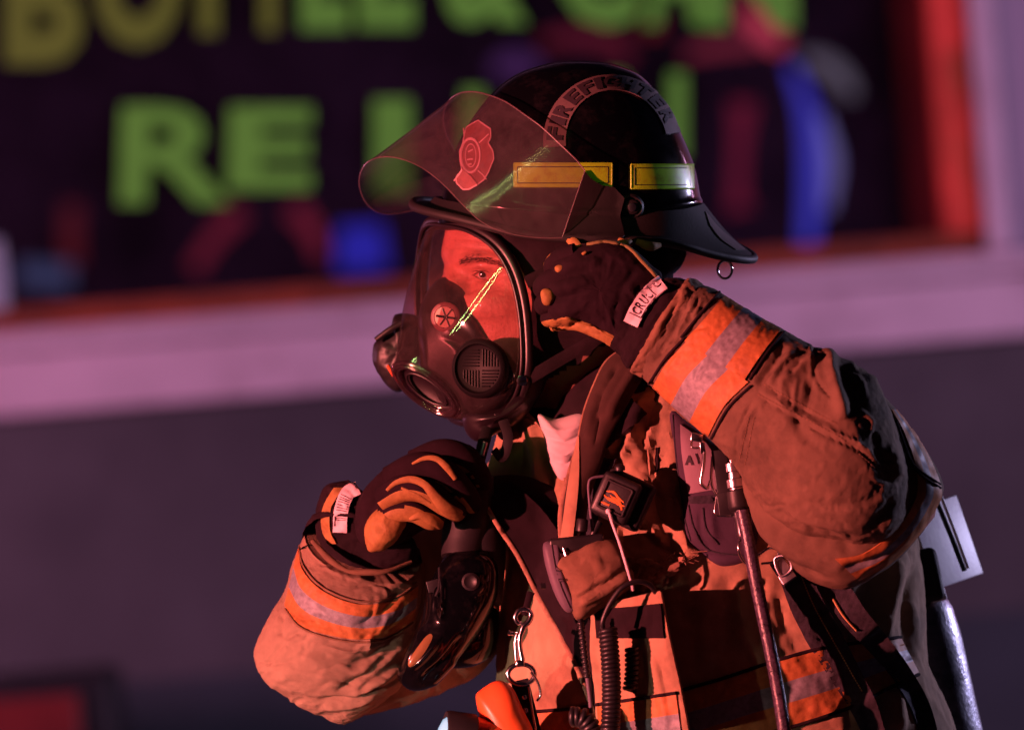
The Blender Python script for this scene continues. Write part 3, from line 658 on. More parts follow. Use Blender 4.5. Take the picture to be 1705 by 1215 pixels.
ffold = [([(1377, 582), (1392, 640), (1409, 695)], 11, 15), ([(1400, 606), (1417, 653), (1421, 700)], 12, -7), ([(1433, 614), (1455, 639), (1480, 675), (1502, 730)], 12, 10), ([(1425, 650), (1443, 688), (1458, 731), (1475, 770), (1490, 810)], 14, -6),
         ([(1368, 590), (1330, 615), (1298, 640)], 9, 11), ([(1352, 626), (1343, 665), (1328, 692)], 9, -12), ([(1308, 575), (1290, 600), (1262, 640)], 7, -9), ([(1322, 585), (1300, 610), (1280, 640)], 6, 8), ([(1335, 600), (1315, 625)], 5, -7),
         ([(1267, 649), (1327, 688), (1384, 717), (1437, 742), (1472, 778)], 3.2, 4.5), ([(1262, 657), (1322, 697), (1380, 727), (1433, 752), (1466, 786)], 2.8, -4.5), ([(1276, 642), (1336, 680), (1392, 708)], 2.5, -3),
         ([(1313, 688), (1330, 712), (1350, 738)], 10, -7), ([(1285, 836), (1330, 872), (1400, 895)], 8, -8), ([(1300, 850), (1345, 868), (1392, 878), (1440, 882)], 7, 7), ([(1340, 882), (1370, 898), (1420, 905)], 5, -7), ([(1330, 835), (1400, 842), (1460, 830)], 7, -4),
         ([(1250, 672), (1228, 720), (1225, 775)], 3, -3.5), ([(1258, 676), (1237, 722), (1234, 778)], 3, 3), ([(1500, 790), (1486, 840), (1450, 880)], 10, -10), ([(1480, 740), (1495, 790), (1490, 840)], 9, 9),
         ([(1118, 520), (1092, 560), (1072, 600)], 8, 5), ([(1138, 520), (1112, 565), (1086, 612)], 6, -7), ([(1160, 500), (1125, 560)], 5, 6), ([(1100, 590), (1118, 570)], 5, 5)]
fa = sculpt(fa, ffold + rnd_strokes(16, (1210, 700, 1480, 880), 25, 30, (50, 120), (3, 4.5), (0.8, 1.8), 5) + rnd_strokes(9, (1290, 590, 1480, 730), 75, 25, (40, 90), (3, 5), (2, 4), 6) + rnd_strokes(14, (1090, 500, 1180, 640), -55, 25, (20, 50), (3, 4.5), (2, 4), 7))
fa = wrinkle(fa, 1.6, 60, (1, 1, 1), seed=11); fa = wrinkle(fa, 0.9, 18, seed=21)
sl.grid(fa, cv=True, cap=2)
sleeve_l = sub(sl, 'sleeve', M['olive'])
fb = MB(); fb.grid(fa, cv=True); fbb = fb.bvh()
def band_rows(nj, off=2.6, th=2.0): return lambda i, j: (0 if j < nj * 0.34 or j > nj * 0.66 else 1)
def striped(surf, A, Bq, nu, nv, name, off=2.8, mats=('orange_tape', 'silver_tape'), a=0.34, b=0.67, th=2.2, parent=None):
    P = patch_on(surf, A, Bq, nu, nv, off); mb = MB(); mb.sheet(P, th, m=lambda i, j: 1 if a * (nv - 1) - 0.5 < j < b * (nv - 1) - 0.5 else 0)
    return sub(mb, name, [M[mats[0]], M[mats[1]]], parent)
striped(fbb, [(1206, 493), (1172, 532), (1140, 568)], [(1300, 549), (1268, 590), (1240, 632)], 40, 60, 'reflective_band', off=4)
striped(fbb, [(1146, 566), (1112, 602), (1086, 645)], [(1246, 636), (1206, 676), (1178, 728)], 40, 60, 'reflective_band', off=3)
striped(upb, [(1484, 682), (1506, 722), (1526, 782), (1524, 830), (1492, 880), (1440, 920), (1390, 930)], [(1494, 682), (1536, 740), (1567, 812), (1556, 850), (1526, 895), (1482, 938), (1430, 966)], 90, 24, 'reflective_band', off=3)
def piping(surf, pts, r=2.2, off=2.5, n=40):
    q = resample(pts, n); return [(x, y, drop(surf, x, y, off)) for x, y in q], r
pm = MB()
for pts in ([(1198, 486), (1165, 524), (1134, 562)], [(1140, 562), (1108, 597), (1080, 640)], [(1250, 642), (1212, 680), (1184, 730)], [(1306, 552), (1275, 590), (1248, 632)]):
    q, r = piping(fbb, pts); pm = MB(); pm.tube(q, 2.4, 8, steps=60); sub(pm, 'piping', M['black_cloth'])
for pts in ([(1492, 700), (1508, 745), (1528, 785), (1566, 812)], [(1500, 722), (1520, 772), (1565, 806)]):
    q, r = piping(upb, pts, off=6); pm = MB(); pm.tube(q, 2.2, 8, steps=60); sub(pm, 'piping', M['black_cloth'])
# stitches along the forearm seam
sm = MB()
for a0, b0, n in (((1262, 656), (1400, 728), 24), ((1400, 728), (1470, 790), 14), ((1272, 640), (1395, 706), 22), ((1248, 690), (1230, 770), 14), ((1256, 694), (1240, 776), 14)):
    for k in range(n):
        t = k / n; x = a0[0] + (b0[0] - a0[0]) * t; y = a0[1] + (b0[1] - a0[1]) * t; dx = (b0[0] - a0[0]) / n * 0.55; dy = (b0[1] - a0[1]) / n * 0.55
        sm.tube([(x, y, drop(fbb, x, y, 1)), (x + dx, y + dy, drop(fbb, x + dx, y + dy, 1))], 0.8, 5, steps=3)
sub(sm, 'stitching', M['tan_dark'])
# cuff edge and inner knit wristlet, left
cf = MB()
cf.grid(wrinkle(loft([(1150, 470, 1062, 612, -258, 52, 0), (1122, 462, 1046, 612, -256, 54, 2), (1100, 468, 1040, 606, -254, 50, 2), (1082, 480, 1030, 590, -250, 46, 0), (1064, 480, 1015, 575, -248, 44, 0)], 50, 80), 3, 30, (1, 1, 1), seed=3), cv=True, cap=True)
sub(cf, 'wristlet', M['black_cloth']); wrb_l = cf.bvh()
cf = MB()
cf.grid(wrinkle(sculpt(loft([(1170, 474, 1068, 628, -262, 60, 4), (1158, 466, 1056, 622, -262, 66, 4), (1146, 464, 1050, 618, -260, 64, 4), (1140, 470, 1056, 612, -258, 56, 2)], 24, 110), [([(1110, 520), (1090, 560)], 6, 5), ([(1130, 500), (1110, 540)], 5, -5)]), 3, 22, seed=8), cv=True)
sub(cf, 'cuff', M['tan_dark'])

# ---- right sleeve: forearm rising to the cuff, upper arm going back to the shoulder
sr_ = MB()
ua = loft([(840, 720, 1000, 900, 120, 100), (790, 800, 950, 980, 110, 110), (700, 870, 850, 1060, 80, 115), (600, 920, 790, 1125, 40, 118), (520, 990, 700, 1165, 0, 120), (470, 1060, 600, 1190, -10, 105), (455, 1110, 540, 1190, -10, 60)], 120, 90)
ua = wrinkle(sculpt(ua, [([(820, 1000), (760, 1060), (700, 1120)], 10, -8), ([(800, 960), (740, 1030)], 10, 8)]), 4, 60)
sr_.grid(ua, cv=True, cap=True)
FR = [(508, 888, 700, 935, -60, 88, 52), (502, 905, 704, 950, -62, 96, 54), (488, 935, 706, 972, -64, 104, 52), (474, 985, 702, 1012, -60, 112, 48), (452, 1020, 696, 1040, -56, 118, 42), (430, 1062, 690, 1075, -52, 120, 40), (424, 1095, 684, 1108, -50, 118, 34),
      (440, 1130, 672, 1135, -48, 108, 26), (478, 1160, 655, 1150, -46, 92, 20), (515, 1182, 630, 1168, -44, 66, 14), (548, 1197, 608, 1185, -42, 36, 8), (572, 1205, 586, 1200, -42, 6, 0)]
fr = loft([f + (2.15,) for f in FR], 260, 200)
rf = [([(440, 1110), (475, 1065), (500, 1050)], 4, -5), ([(560, 1150), (610, 1120), (660, 1080)], 6, -11), ([(575, 1165), (625, 1140), (670, 1105)], 6, 10), ([(530, 1165), (590, 1160), (640, 1140)], 4, -8), ([(540, 1178), (590, 1172), (625, 1160)], 4, 7), ([(520, 1195), (575, 1190)], 5, -5),
      ([(580, 1110), (630, 1085), (670, 1040)], 8, -9), ([(590, 1128), (640, 1100), (680, 1060)], 7, 9), ([(540, 1075), (590, 1085), (650, 1070)], 3, 4), ([(470, 1020), (468, 1060)], 5, -5), ([(455, 1130), (500, 1120), (560, 1130)], 8, 4), ([(600, 1040), (640, 1015), (670, 980)], 9, -7), ([(505, 1090), (540, 1110)], 9, 4)]
fr = sculpt(fr, rf + rnd_strokes(22, (440, 1060, 600, 1190), -30, 45, (30, 80), (3, 5), (1, 2.4), 8) + rnd_strokes(12, (590, 1010, 680, 1150), -40, 20, (30, 70), (3, 5), (2, 4.5), 9) + rnd_strokes(10, (500, 930, 680, 985), 10, 30, (20, 50), (3, 4.5), (1.5, 3), 10)); fr = wrinkle(fr, 1.4, 70, seed=31); fr = wrinkle(fr, 0.9, 18, seed=33)
sr_.grid(fr, cv=True, cap=2)
sleeve_r = sub(sr_, 'sleeve', M['tan_arm'])
g1 = MB(); g1.grid(fr, cv=True); frb = g1.bvh()
striped(frb, [(497, 912), (505, 950), (540, 985), (600, 1006), (660, 998), (696, 975)], [(474, 1008), (500, 1040), (545, 1056), (600, 1064), (650, 1056), (690, 1030)], 90, 60, 'reflective_band')
pm = MB()
for pts in ([(498, 908), (506, 944), (541, 980), (600, 1001), (660, 993), (694, 970)], [(474, 1013), (499, 1043), (545, 1061), (600, 1069), (650, 1061), (688, 1036)]):
    q, r = piping(frb, pts); pm = MB(); pm.tube(q, 1.8, 8, steps=80); sub(pm, 'piping', M['tan_dark'])
cu = MB()   # open cuff mouth: rim, dark lining going in
rim = [(504, 896, 702, 942, -60, 90, 54), (508, 882, 699, 930, -60, 90, 46), (516, 868, 694, 924, -58, 84, 36), (530, 872, 686, 926, -56, 72, 30), (545, 905, 680, 950, -52, 60, 30)]
cu.grid(wrinkle(loft(rim, 26, 110), 3, 26, seed=2), cv=True, m=0)
sub(cu, 'cuff', M['black_cloth'])
cu = MB()
cu.grid(wrinkle(loft([(560, 980, 660, 985, -60, 50, 10), (530, 900, 660, 935, -70, 60, 12), (526, 862, 655, 910, -78, 62, 10), (532, 830, 650, 890, -82, 60, 6), (545, 808, 650, 866, -86, 54, 4), (580, 800, 650, 852, -90, 48, 0)], 60, 90), 3, 26, (1, 1, 1), seed=9), cv=True, cap=True)
sub(cu, 'wristlet', M['black_cloth']); wrb = cu.bvh()
cu = MB(); cu.sheet(patch_on(wrb, [(556, 812), (538, 845), (536, 880), (548, 905)], [(572, 812), (552, 845), (550, 880), (560, 905)], 24, 6, 3), 2.5); sub(cu, 'cuff_strap', M['leather'])
# lace edges of the lining in the opening
cu = MB()
cu.tube([(520, 900, -130), (548, 930, -152), (580, 950, -160), (612, 952, -160), (645, 950, -154), (685, 935, -130)], [4, 6, 4, 6, 4, 3], 8, steps=40)
sub(cu, 'lining', M['tan_dark'])

# ---- collar, lapels, storm flap
cl = MB()
E1 = [(1052, 574, -100), (1012, 600, -120), (990, 640, -142), (972, 690, -170), (962, 740, -200), (948, 790, -236), (936, 850, -246), (936, 900, -250)]
E2 = [(1100, 590, -120), (1062, 640, -150), (1040, 680, -178), (1012, 730, -212), (1000, 770, -236), (985, 810, -244), (975, 850, -250), (972, 900, -253)]
A = resample(E1, 60); Bq = resample(E2, 60); nv = 22
P = np.zeros((60, nv, 3))
for i in range(60):
    for j in range(nv):
        t = j / (nv - 1); P[i, j] = A[i] * (1 - t) + Bq[i] * t; P[i, j, 2] -= 14 * math.sin(math.pi * t) ** 0.8
N_ = gnorm(P); N_ *= np.sign(-N_[..., 2:3])
P = sculpt(P, [([(1030, 610), (1005, 650), (990, 700)], 5, -6), ([(1018, 620), (1000, 655)], 5, 5), ([(1060, 610), (1030, 660), (1010, 700)], 6, 7), ([(985, 690), (978, 730)], 4, 4), ([(1000, 690), (990, 740)], 4, -5)], N=N_)
cl.sheet(P, 7); sub(cl, 'storm_flap', M['flap_shade']); sfb = cl.bvh()
cl = MB(); cl.sheet(patch_on(sfb, [(962, 728), (948, 795), (934, 895)], [(965, 728), (964, 800), (954, 898)], 30, 6, 2), 3); sub(cl, 'flap_binding', M['tan'])
cl = MB(); cl.tube([tuple(q) for q in np.array(E1) + [0, 0, -3]], [3, 3.4, 3.2, 3.6, 3.6, 5, 7, 7], 8, steps=90, flat=0.6); sub(cl, 'flap_edge', M['tan_edge'])
# left lapel: reddish collar piece beside the mask hose
cl = MB()
A = resample([(852, 690, -30), (836, 705, -30), (826, 740, -25), (812, 790, -20), (806, 835, -20)], 40); Bq = resample([(880, 690, -70), (912, 722, -95), (934, 770, -110), (942, 812, -125), (938, 870, -130)], 40)
P = np.zeros((40, 24, 3))
for i in range(40):
    for j in range(24):
        t = j / 23; P[i, j] = A[i] * (1 - t) + Bq[i] * t; P[i, j, 2] -= 16 * math.sin(math.pi * t)
N_ = gnorm(P); N_ *= np.sign(-N_[..., 2:3])
P = sculpt(P, [([(860, 700), (868, 760), (860, 820)], 7, -8), ([(880, 710), (895, 770), (900, 830)], 8, 9), ([(912, 760), (920, 820)], 6, -8)], N=N_)
cl.sheet(P, 7); sub(cl, 'collar', M['tan'])
cl = MB(); cl.tube([tuple(q) for q in resample([(876, 690, -80), (902, 712, -98), (926, 752, -114), (942, 800, -130)], 20)], 3, 8, steps=40); sub(cl, 'collar_edge', M['tan_edge'])
cl = MB(); cl.grid(sculpt(loft([(985, 560, 1130, 556, 40, 90), (950, 590, 1160, 590, 30, 125), (922, 640, 1190, 640, 20, 150), (900, 700, 1210, 700, 10, 165)], 30, 90), []), cv=True); sub(cl, 'collar_back', M['black_cloth'])
# inside of the open coat left of the flap: dark lining behind the velcro strip
dk = MB()
L1 = [(806, 836), (832, 880), (862, 925), (900, 1000), (935, 1062), (962, 1115), (985, 1175), (998, 1225)]
L2 = [(850, 800), (905, 850), (938, 900), (958, 960), (985, 1040), (1002, 1100), (1012, 1170), (1018, 1225)]
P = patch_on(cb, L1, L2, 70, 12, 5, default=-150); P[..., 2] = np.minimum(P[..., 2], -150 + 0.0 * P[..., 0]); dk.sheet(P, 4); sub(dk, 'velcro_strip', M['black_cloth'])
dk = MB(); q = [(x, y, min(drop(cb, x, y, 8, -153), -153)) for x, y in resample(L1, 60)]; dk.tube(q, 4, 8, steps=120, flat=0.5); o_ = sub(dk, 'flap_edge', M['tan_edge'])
# dark interior above that strip
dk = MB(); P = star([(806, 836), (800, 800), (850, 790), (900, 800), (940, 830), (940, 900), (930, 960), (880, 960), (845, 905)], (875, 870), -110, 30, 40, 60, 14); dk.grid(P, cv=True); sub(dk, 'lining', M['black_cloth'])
# black velcro behind the gauge
dk = MB(); dk.sheet(patch_on(cb, [(952, 760), (946, 820), (944, 890)], [(1010, 762), (1000, 830), (990, 895)], 40, 16, 8), 6); sub(dk, 'velcro_patch', M['webbing'])
dk = MB(); dk.sheet(patch_on(cb, [(972, 762), (968, 775)], [(1026, 764), (1016, 790)], 10, 10, 14), 3); sub(dk, 'velcro_patch', M['webbing'])
# shoulder straps of the pack at the collar, epaulette blacks
dk = MB(); dk.sheet(patch_on([cb], [(1040, 650), (1005, 690), (990, 725)], [(1075, 690), (1040, 722), (1008, 745)], 24, 14, 12), 8); sub(dk, 'collar_tab', M['black_cloth'])
# lower chest pocket, tan, with black velcro patch
pk = MB(); A = [(985, 1012), (984, 1080), (990, 1140), (996, 1225)]; Bq = [(1098, 985), (1112, 1060), (1130, 1140), (1146, 1225)]
P = patch_on(cb, A, Bq, 70, 40, 14, 6); P = sculpt(P, [([(1085, 1090), (1100, 1150), (1108, 1215)], 6, 5), ([(1070, 1080), (1080, 1150)], 6, -4), ([(1040, 1070), (1060, 1140), (1056, 1200)], 9, 5), ([(1000, 1080), (1004, 1150)], 5, -3)], N=np.tile([0., 0., -1.], (70, 40, 1)))
P = wrinkle(P, 1.5, 50, closed_v=False, seed=2)
P[:, :, 2] -= np.linspace(30, 105, 40)[None, :]
wl_ = np.linspace(0, 1, 7)[1:]
P = np.concatenate([P] + [np.stack([P[:, -1, 0] + 3 * math.sin(t * 3.1), P[:, -1, 1], P[:, -1, 2] + 125 * t], axis=1)[:, None] for t in wl_], axis=1)
P = np.concatenate([np.stack([P[0, :, 0], P[0, :, 1] - 1 + 4 * t, P[0, :, 2] + np.linspace(50, 125, P.shape[1]) * t], axis=1)[None] for t in wl_[::-1]] + [P], axis=0)
pk.sheet(P, 4); pko = sub(pk, 'pocket', M['tan']); pkb = pk.bvh()
pk = MB(); pk.sheet(patch_on([pkb, cb], [(990, 1014), (1045, 1010), (1100, 1004)], [(994, 1062), (1050, 1062), (1106, 1062)], 30, 10, 3), 3); sub(pk, 'velcro_patch', M['black_cloth'])
# bunched, torn cloth edge above that pocket
pk = MB()
P = patch_on(cb, [(1000, 985), (1040, 950), (1090, 940), (1150, 925)], [(1010, 1000), (1060, 985), (1100, 975), (1120, 955)], 40, 14, 14, 14); P = wrinkle(P, 6, 18, closed_v=False, seed=4)
pk.sheet(P, 4); sub(pk, 'torn_edge', M['tan_edge'])
pk = MB()
for k in range(40):
    x = 1090 + random.random() * 70; y = 938 - (x - 1090) * 0.25 + random.gauss(0, 5); z = drop(cb, x, y, 14)
    pk.tube([(x, y, z), (x + random.gauss(0, 6), y + random.gauss(0, 5), z - 5), (x + random.gauss(3, 9), y + random.gauss(0, 8), z - 3)], 0.6, 4, steps=5)
sub(pk, 'loose_thread', M['tan_edge'])
# radio pocket: dark tan flap wrapped over the radio
rp = MB()
P = star([(918, 938), (955, 920), (1000, 897), (1030, 905), (1046, 935), (1054, 972), (1015, 1002), (968, 1032), (952, 1016), (944, 980), (930, 955)], (990, 962), -258, 48, 30, 110, 22, 2.6)
P = sculpt(P, [([(965, 1008), (1010, 985), (1050, 955)], 6, 7), ([(958, 998), (1005, 972), (1048, 942)], 5, -6), ([(925, 942), (1000, 903)], 5, 6), ([(1000, 935), (1030, 925)], 14, -4)]); P = wrinkle(P, 2, 40)
rp.dz = -34; rp.grid(P, cv=True); rpo = sub(rp, 'radio_pocket', M['tan_dark']); rpb = rp.bvh()
rp = MB(); P = patch_on(cb, [(1046, 930), (1060, 955), (1058, 985)], [(1110, 940), (1090, 960), (1075, 985)], 24, 18, 20, 16); P = wrinkle(P, 6, 22, closed_v=False); rp.sheet(P, 5); sub(rp, 'radio_pocket', M['tan_dark'])
# bar tack / torn tab on the chest
tb = MB(); tb.sheet(patch_on(cb, [(1078, 748), (1082, 790)], [(1092, 744), (1090, 788)], 12, 8, 7), 4); sub(tb, 'fabric_tab', M['tan']); 
tb = MB(); tb.sheet(patch_on(cb, [(1089, 746), (1091, 786)], [(1096, 745), (1096, 782)], 12, 4, 5), 3); sub(tb, 'fabric_tab', M['black_cloth'])
# ---- waist bands
def waist(A, Bq, n): striped([pkb, cb] if n == 'p' else cb, A, Bq, 90, 48, 'reflective_band', off=4)
waist([(1128, 1152), (1200, 1132), (1290, 1102), (1370, 1080), (1440, 1070), (1500, 1062)], [(1150, 1260), (1240, 1228), (1340, 1200), (1420, 1172), (1480, 1142), (1530, 1120)], 'c')
striped([pkb], [(990, 1176), (1060, 1166), (1126, 1156)], [(998, 1270), (1070, 1262), (1138, 1250)], 30, 40, 'reflective_band', off=3)
striped(cb, [(832, 1190), (880, 1188), (930, 1184), (985, 1178)], [(832, 1280), (880, 1280), (930, 1280), (995, 1275)], 50, 40, 'reflective_band', off=3)
pm = MB()
for sf, pts in ((cb, [(1128, 1150), (1200, 1130), (1290, 1100), (1370, 1078), (1440, 1068), (1500, 1060)]), (cb, [(1150, 1264), (1240, 1231), (1340, 1203), (1420, 1175), (1480, 1145), (1530, 1122)]), (pkb, [(990, 1173), (1060, 1163), (1126, 1153)]), (cb, [(832, 1188), (930, 1181), (985, 1175)])):
    pm.tube([(x, y, drop(sf, x, y, 5)) for x, y in resample(pts, 50)], 3.0, 8, steps=90); sub(pm, 'piping', M['black_cloth']); pm = MB()
# ================================================================ GLOVES (clothing of the person)
def two_tone(path, r, mb, split=-0.1, dirn=(0.2, 0.9, -0.3), n=20, steps=34):
    """finger: dark cloth back, leather on the side facing dirn"""
    o = len(mb.f); ov = len(mb.v)
    mb.finger(path, r, n, 0, steps)
    d = np.array(dirn) / np.linalg.norm(dirn); V = np.array(mb.v)
    P = crom(np.array(path, float), 60)
    for k in range(o, len(mb.f)):
        c = V[list(mb.f[k])].mean(axis=0); q = P[np.argmin(((P - c) ** 2).sum(axis=1))]; w_ = c - q
        l = np.linalg.norm(w_)
        if l > 1e-6 and (w_ / l).dot(d) > split: mb.m[k] = 1

# ---- left glove: back of the hand to the camera, fingers curled behind the jaw strap
gl = MB()
hand = star([(1052, 414), (1084, 442), (1102, 462), (1082, 520), (1046, 582), (1026, 574), (996, 552), (962, 536), (932, 538), (912, 520), (906, 486), (912, 452), (934, 428), (966, 410), (1010, 402)], (998, 484), -232, 46, 40, 150, 30, 2.3)
hand = sculpt(hand, [([(920, 466), (950, 458), (985, 450)], 6, -6), ([(912, 500), (945, 494), (975, 486)], 6, -5), ([(935, 440), (965, 438), (1000, 436)], 9, 4), ([(918, 482), (950, 476), (985, 468)], 9, 5), ([(1060, 440), (1030, 500), (1020, 560)], 5, -3), ([(1045, 470), (1062, 500)], 5, 4),
                     ([(1000, 520), (960, 515), (930, 520)], 8, 4), ([(1068, 470), (1050, 520), (1034, 566)], 4, -4), ([(1040, 540), (1000, 530)], 7, -3)])
hand = wrinkle(hand, 1.6, 26, seed=4)
gl.grid(hand, cv=True)
two_tone([(960, 424, -238), (934, 432, -228), (920, 446, -196), (930, 454, -160)], [20, 19, 17, 15], gl, 0.72, (-0.6, -0.5, 0.6))
two_tone([(946, 462, -246), (918, 468, -238), (903, 480, -204), (912, 486, -166)], [21, 20, 18, 15], gl, 0.75, (-0.6, -0.4, 0.7))
two_tone([(944, 498, -246), (918, 500, -238), (904, 508, -206), (912, 514, -170)], [20, 19, 17, 15], gl, 0.8, (-0.6, 0.5, 0.6))
two_tone([(950, 524, -238), (928, 526, -230), (912, 530, -206), (918, 534, -178)], [17, 15, 14, 12], gl, 0.5, (-0.1, 1, 0.1))
two_tone([(1034, 566, -238), (998, 548, -236), (962, 536, -226), (930, 538, -206)], [16, 17, 15, 13], gl, 0.3, (0, 1, 0.0))
glo = gl.build('glove', [M['glove'], M['leather']], person); glb = gl.bvh()
x_ = MB()
P = patch_on(glb, [(914, 536), (945, 530), (985, 542), (1040, 572)], [(920, 552), (948, 545), (985, 556), (1032, 584)], 40, 8, 4, default=-230); P = wrinkle(P, 1.5, 14, closed_v=False); x_.sheet(P, 5); x_.build('leather_edge', M['leather'], glo)
x_ = MB(); x_.grid(star([(900, 487), (908, 480), (920, 484), (924, 496), (915, 508), (904, 506)], (911, 494), -258, 9, 9, 30, 8), cv=True); x_.build('knuckle_pad', M['leather'], glo)
x_ = MB(); x_.grid(star([(924, 444), (936, 440), (942, 446), (936, 454), (926, 455)], (932, 448), -254, 9, 9, 30, 8), cv=True); x_.build('knuckle_pad', M['leather'], glo)
x_ = MB(); x_.grid(star([(968, 422), (974, 418), (978, 420), (972, 425)], (973, 421), -268, 3, 5, 20, 6), cv=True); x_.build('knuckle_pad', M['leather'], glo)
q = [(x, y, drop(glb, x, y, 2, -225)) for x, y in resample([(978, 407), (1010, 403), (1045, 412), (1070, 436), (1094, 462)], 40)]
x_ = MB(); x_.tube(q, 3.4, 8, steps=60); x_.build('seam', mat('olive_seam', (0.16, 0.13, 0.05), 0.9), glo)
def label_strip(surf, pts, wd, ma, off, parent, lines):
    """white label bent round the wrist with dark stitched writing"""
    c = resample(pts, 40); t = np.gradient(c, axis=0); t /= np.linalg.norm(t, axis=1, keepdims=True); n = np.stack([-t[:, 1], t[:, 0]], 1)
    mb = MB(); mb.sheet(patch_on(surf, [tuple(q) for q in c - n * wd / 2], [tuple(q) for q in c + n * wd / 2], 40, 10, off), 2.2)
    o = mb.build('label', ma, parent)
    def at(u, v):
        i = u * 39; k = min(int(i), 38); f = i - k; p = c[k] * (1 - f) + c[k + 1] * f; m_ = n[k] * (1 - f) + n[k + 1] * f
        q = p + m_ * wd * (v - 0.5); return (q[0], q[1], drop(surf, q[0], q[1], off + 2.0))
    return o, at
lo, at = label_strip([glb, wrb_l], [(1050, 540), (1062, 515), (1076, 495), (1090, 480), (1104, 470)], 26, M['white_label'], 9, glo, 0)
x_ = MB()
for k, ch in enumerate('CRUC'):
    u0 = 0.22 + k * 0.125; add_glyph(x_, ch, lambda u, v: at(u0 + u * 0.105, 0.80 - 0.62 * (1 - v) if False else 0.16 + 0.66 * (1 - v)), bold=0.02, th=1.0, cuts=0)
x_.tube([at(0.19, 0.1), at(0.19, 0.5), at(0.19, 0.92)], 0.9, 5, steps=10); x_.tube([at(0.19, 0.92), at(0.45, 0.93), at(0.72, 0.92)], 0.9, 5, steps=14)
x_.tube([at(0.74, 0.1), at(0.73, 0.5), at(0.74, 0.9)], 0.9, 5, steps=10); x_.tube([at(0.8, 0.3), at(0.88, 0.55), at(0.96, 0.5)], 1.6, 5, steps=10)
x_.build('label_writing', M['ink'], glo)

# ---- right glove: fist under the chin, fingers seen side on
gr = MB()
hand = star([(600, 902), (590, 862), (602, 822), (634, 786), (676, 758), (724, 742), (768, 738), (796, 750), (812, 790), (806, 830), (770, 848), (720, 872), (680, 896), (640, 914)], (690, 826), -150, 52, 60, 140, 28, 2.2)
hand = wrinkle(sculpt(hand, [([(612, 870), (630, 830), (668, 796)], 6, -4)]), 1.6, 30)
gr.grid(hand, cv=True)
D_ = (-0.1, 0.95, -0.35)
def mk_f(path, r, sp, dirn=D_): two_tone(path, r, gr, sp, dirn)
mk_f([(690, 772, -192), (736, 754, -206), (776, 764, -200), (800, 796, -172), (800, 816, -152)], [24, 24, 22, 19, 16], 0.93)
mk_f([(650, 800, -202), (696, 778, -220), (738, 786, -224), (772, 818, -204), (786, 838, -180)], [25, 26, 24, 20, 17], 0.9)
mk_f([(636, 832, -206), (672, 812, -226), (708, 816, -232), (744, 842, -218), (760, 852, -198)], [23, 24, 23, 19, 17], 0.62, (0.1, 0.9, -0.4))
mk_f([(640, 862, -202), (664, 850, -214), (690, 852, -218), (716, 866, -210), (726, 868, -200)], [20, 20, 18, 16, 14], 0.15, (0.1, 0.9, -0.5))
gr.finger([(628, 905, -184), (632, 880, -200), (648, 862, -198), (662, 856, -184)], [20, 25, 24, 20], 20, 1, 30)
gro = gr.build('glove', [M['glove'], M['leather']], person); grb = gr.bvh()
# leather walls between the fingers
def ridge(pts, r, off=1):
    x_ = MB(); q = [(x, y, drop(grb, x, y, off, -200)) for x, y in resample(pts, 30)]
    x_.tube(q, r, 10, steps=40, flat=0.6); x_.build('finger_wall', M['leather'], gro)
ridge([(686, 772), (706, 763), (726, 764), (744, 778), (758, 797)], [2, 4, 5.5, 6, 4])
ridge([(644, 816), (660, 803), (684, 798), (706, 806), (724, 826), (742, 846), (762, 858)], [3, 5, 7, 7, 9, 12, 12])
ridge([(668, 812), (696, 824), (716, 836)], [2, 3, 2], 0)
ridge([(682, 864), (700, 858), (722, 866), (734, 874)], [3, 7, 10, 8])
x_ = MB(); P = star([(612, 915), (610, 885), (622, 856), (640, 842), (662, 846), (676, 866), (668, 890), (646, 912), (628, 918)], (642, 884), -206, 22, 20, 60, 14); x_.grid(wrinkle(P, 1, 20), cv=True); x_.build('palm_leather', M['leather'], gro)
lo, at = label_strip([grb, wrb], [(566, 886), (567, 860), (571, 838), (580, 820), (596, 812)], 23, M['white_label'], 6, gro, 0)
x_ = MB()
for u0 in (0.24, 0.27, 0.42, 0.47, 0.52, 0.57, 0.62, 0.66, 0.70): x_.tube([at(u0, 0.12), at(u0 + random.uniform(-.01, .01), 0.5), at(u0, 0.88)], 0.6, 5, steps=8)
x_.tube([at(0.12, 0.1), at(0.24, 0.12), at(0.3, 0.1)], 1.0, 5, steps=6)
x_.build('label_writing', M['ink'], gro)

# ================================================================ HELMET
hm = thing('helmet', 'glossy black fire helmet with lime reflective tapes and a raised clear visor', 'helmet', (960, 398, 0))
sh = MB()
HS = [(962, 101, 976, 101, 0, 6), (930, 103, 1006, 104, 0, 34), (905, 108, 1028, 109, 0, 56), (868, 120, 1060, 122, 0, 86), (838, 138, 1083, 142, 0, 110), (812, 163, 1104, 168, 0, 131), (786, 198, 1124, 202, 0, 148), (764, 238, 1143, 242, 0, 160),
      (748, 278, 1157, 280, 0, 167), (738, 318, 1165, 320, 0, 170), (730, 350, 1170, 350, 0, 172), (727, 372, 1172, 372, 0, 173)]
shp = loft([h_ + (0, 2.05) for h_ in HS], 110, 160)
shp = sculpt(shp, [([(760, 335), (900, 352), (1040, 352), (1168, 335)], 5, 3)], ends=0)
sh.grid(shp, cv=True, cap=1)
sho = sh.build('shell', M['gloss_black'], hm); shb = sh.bvh()
outer = crom([(1255, 430, 0), (1238, 432, -60), (1190, 424, -112), (1120, 406, -168), (1030, 399, -195), (940, 397, -198), (860, 388, -186), (770, 366, -146), (705, 350, -80), (688, 341, 0), (700, 334, 70), (770, 340, 145), (860, 348, 186), (940, 352, 196), (1030, 358, 195), (1120, 374, 165), (1195, 398, 112), (1240, 418, 60)], 160, True)
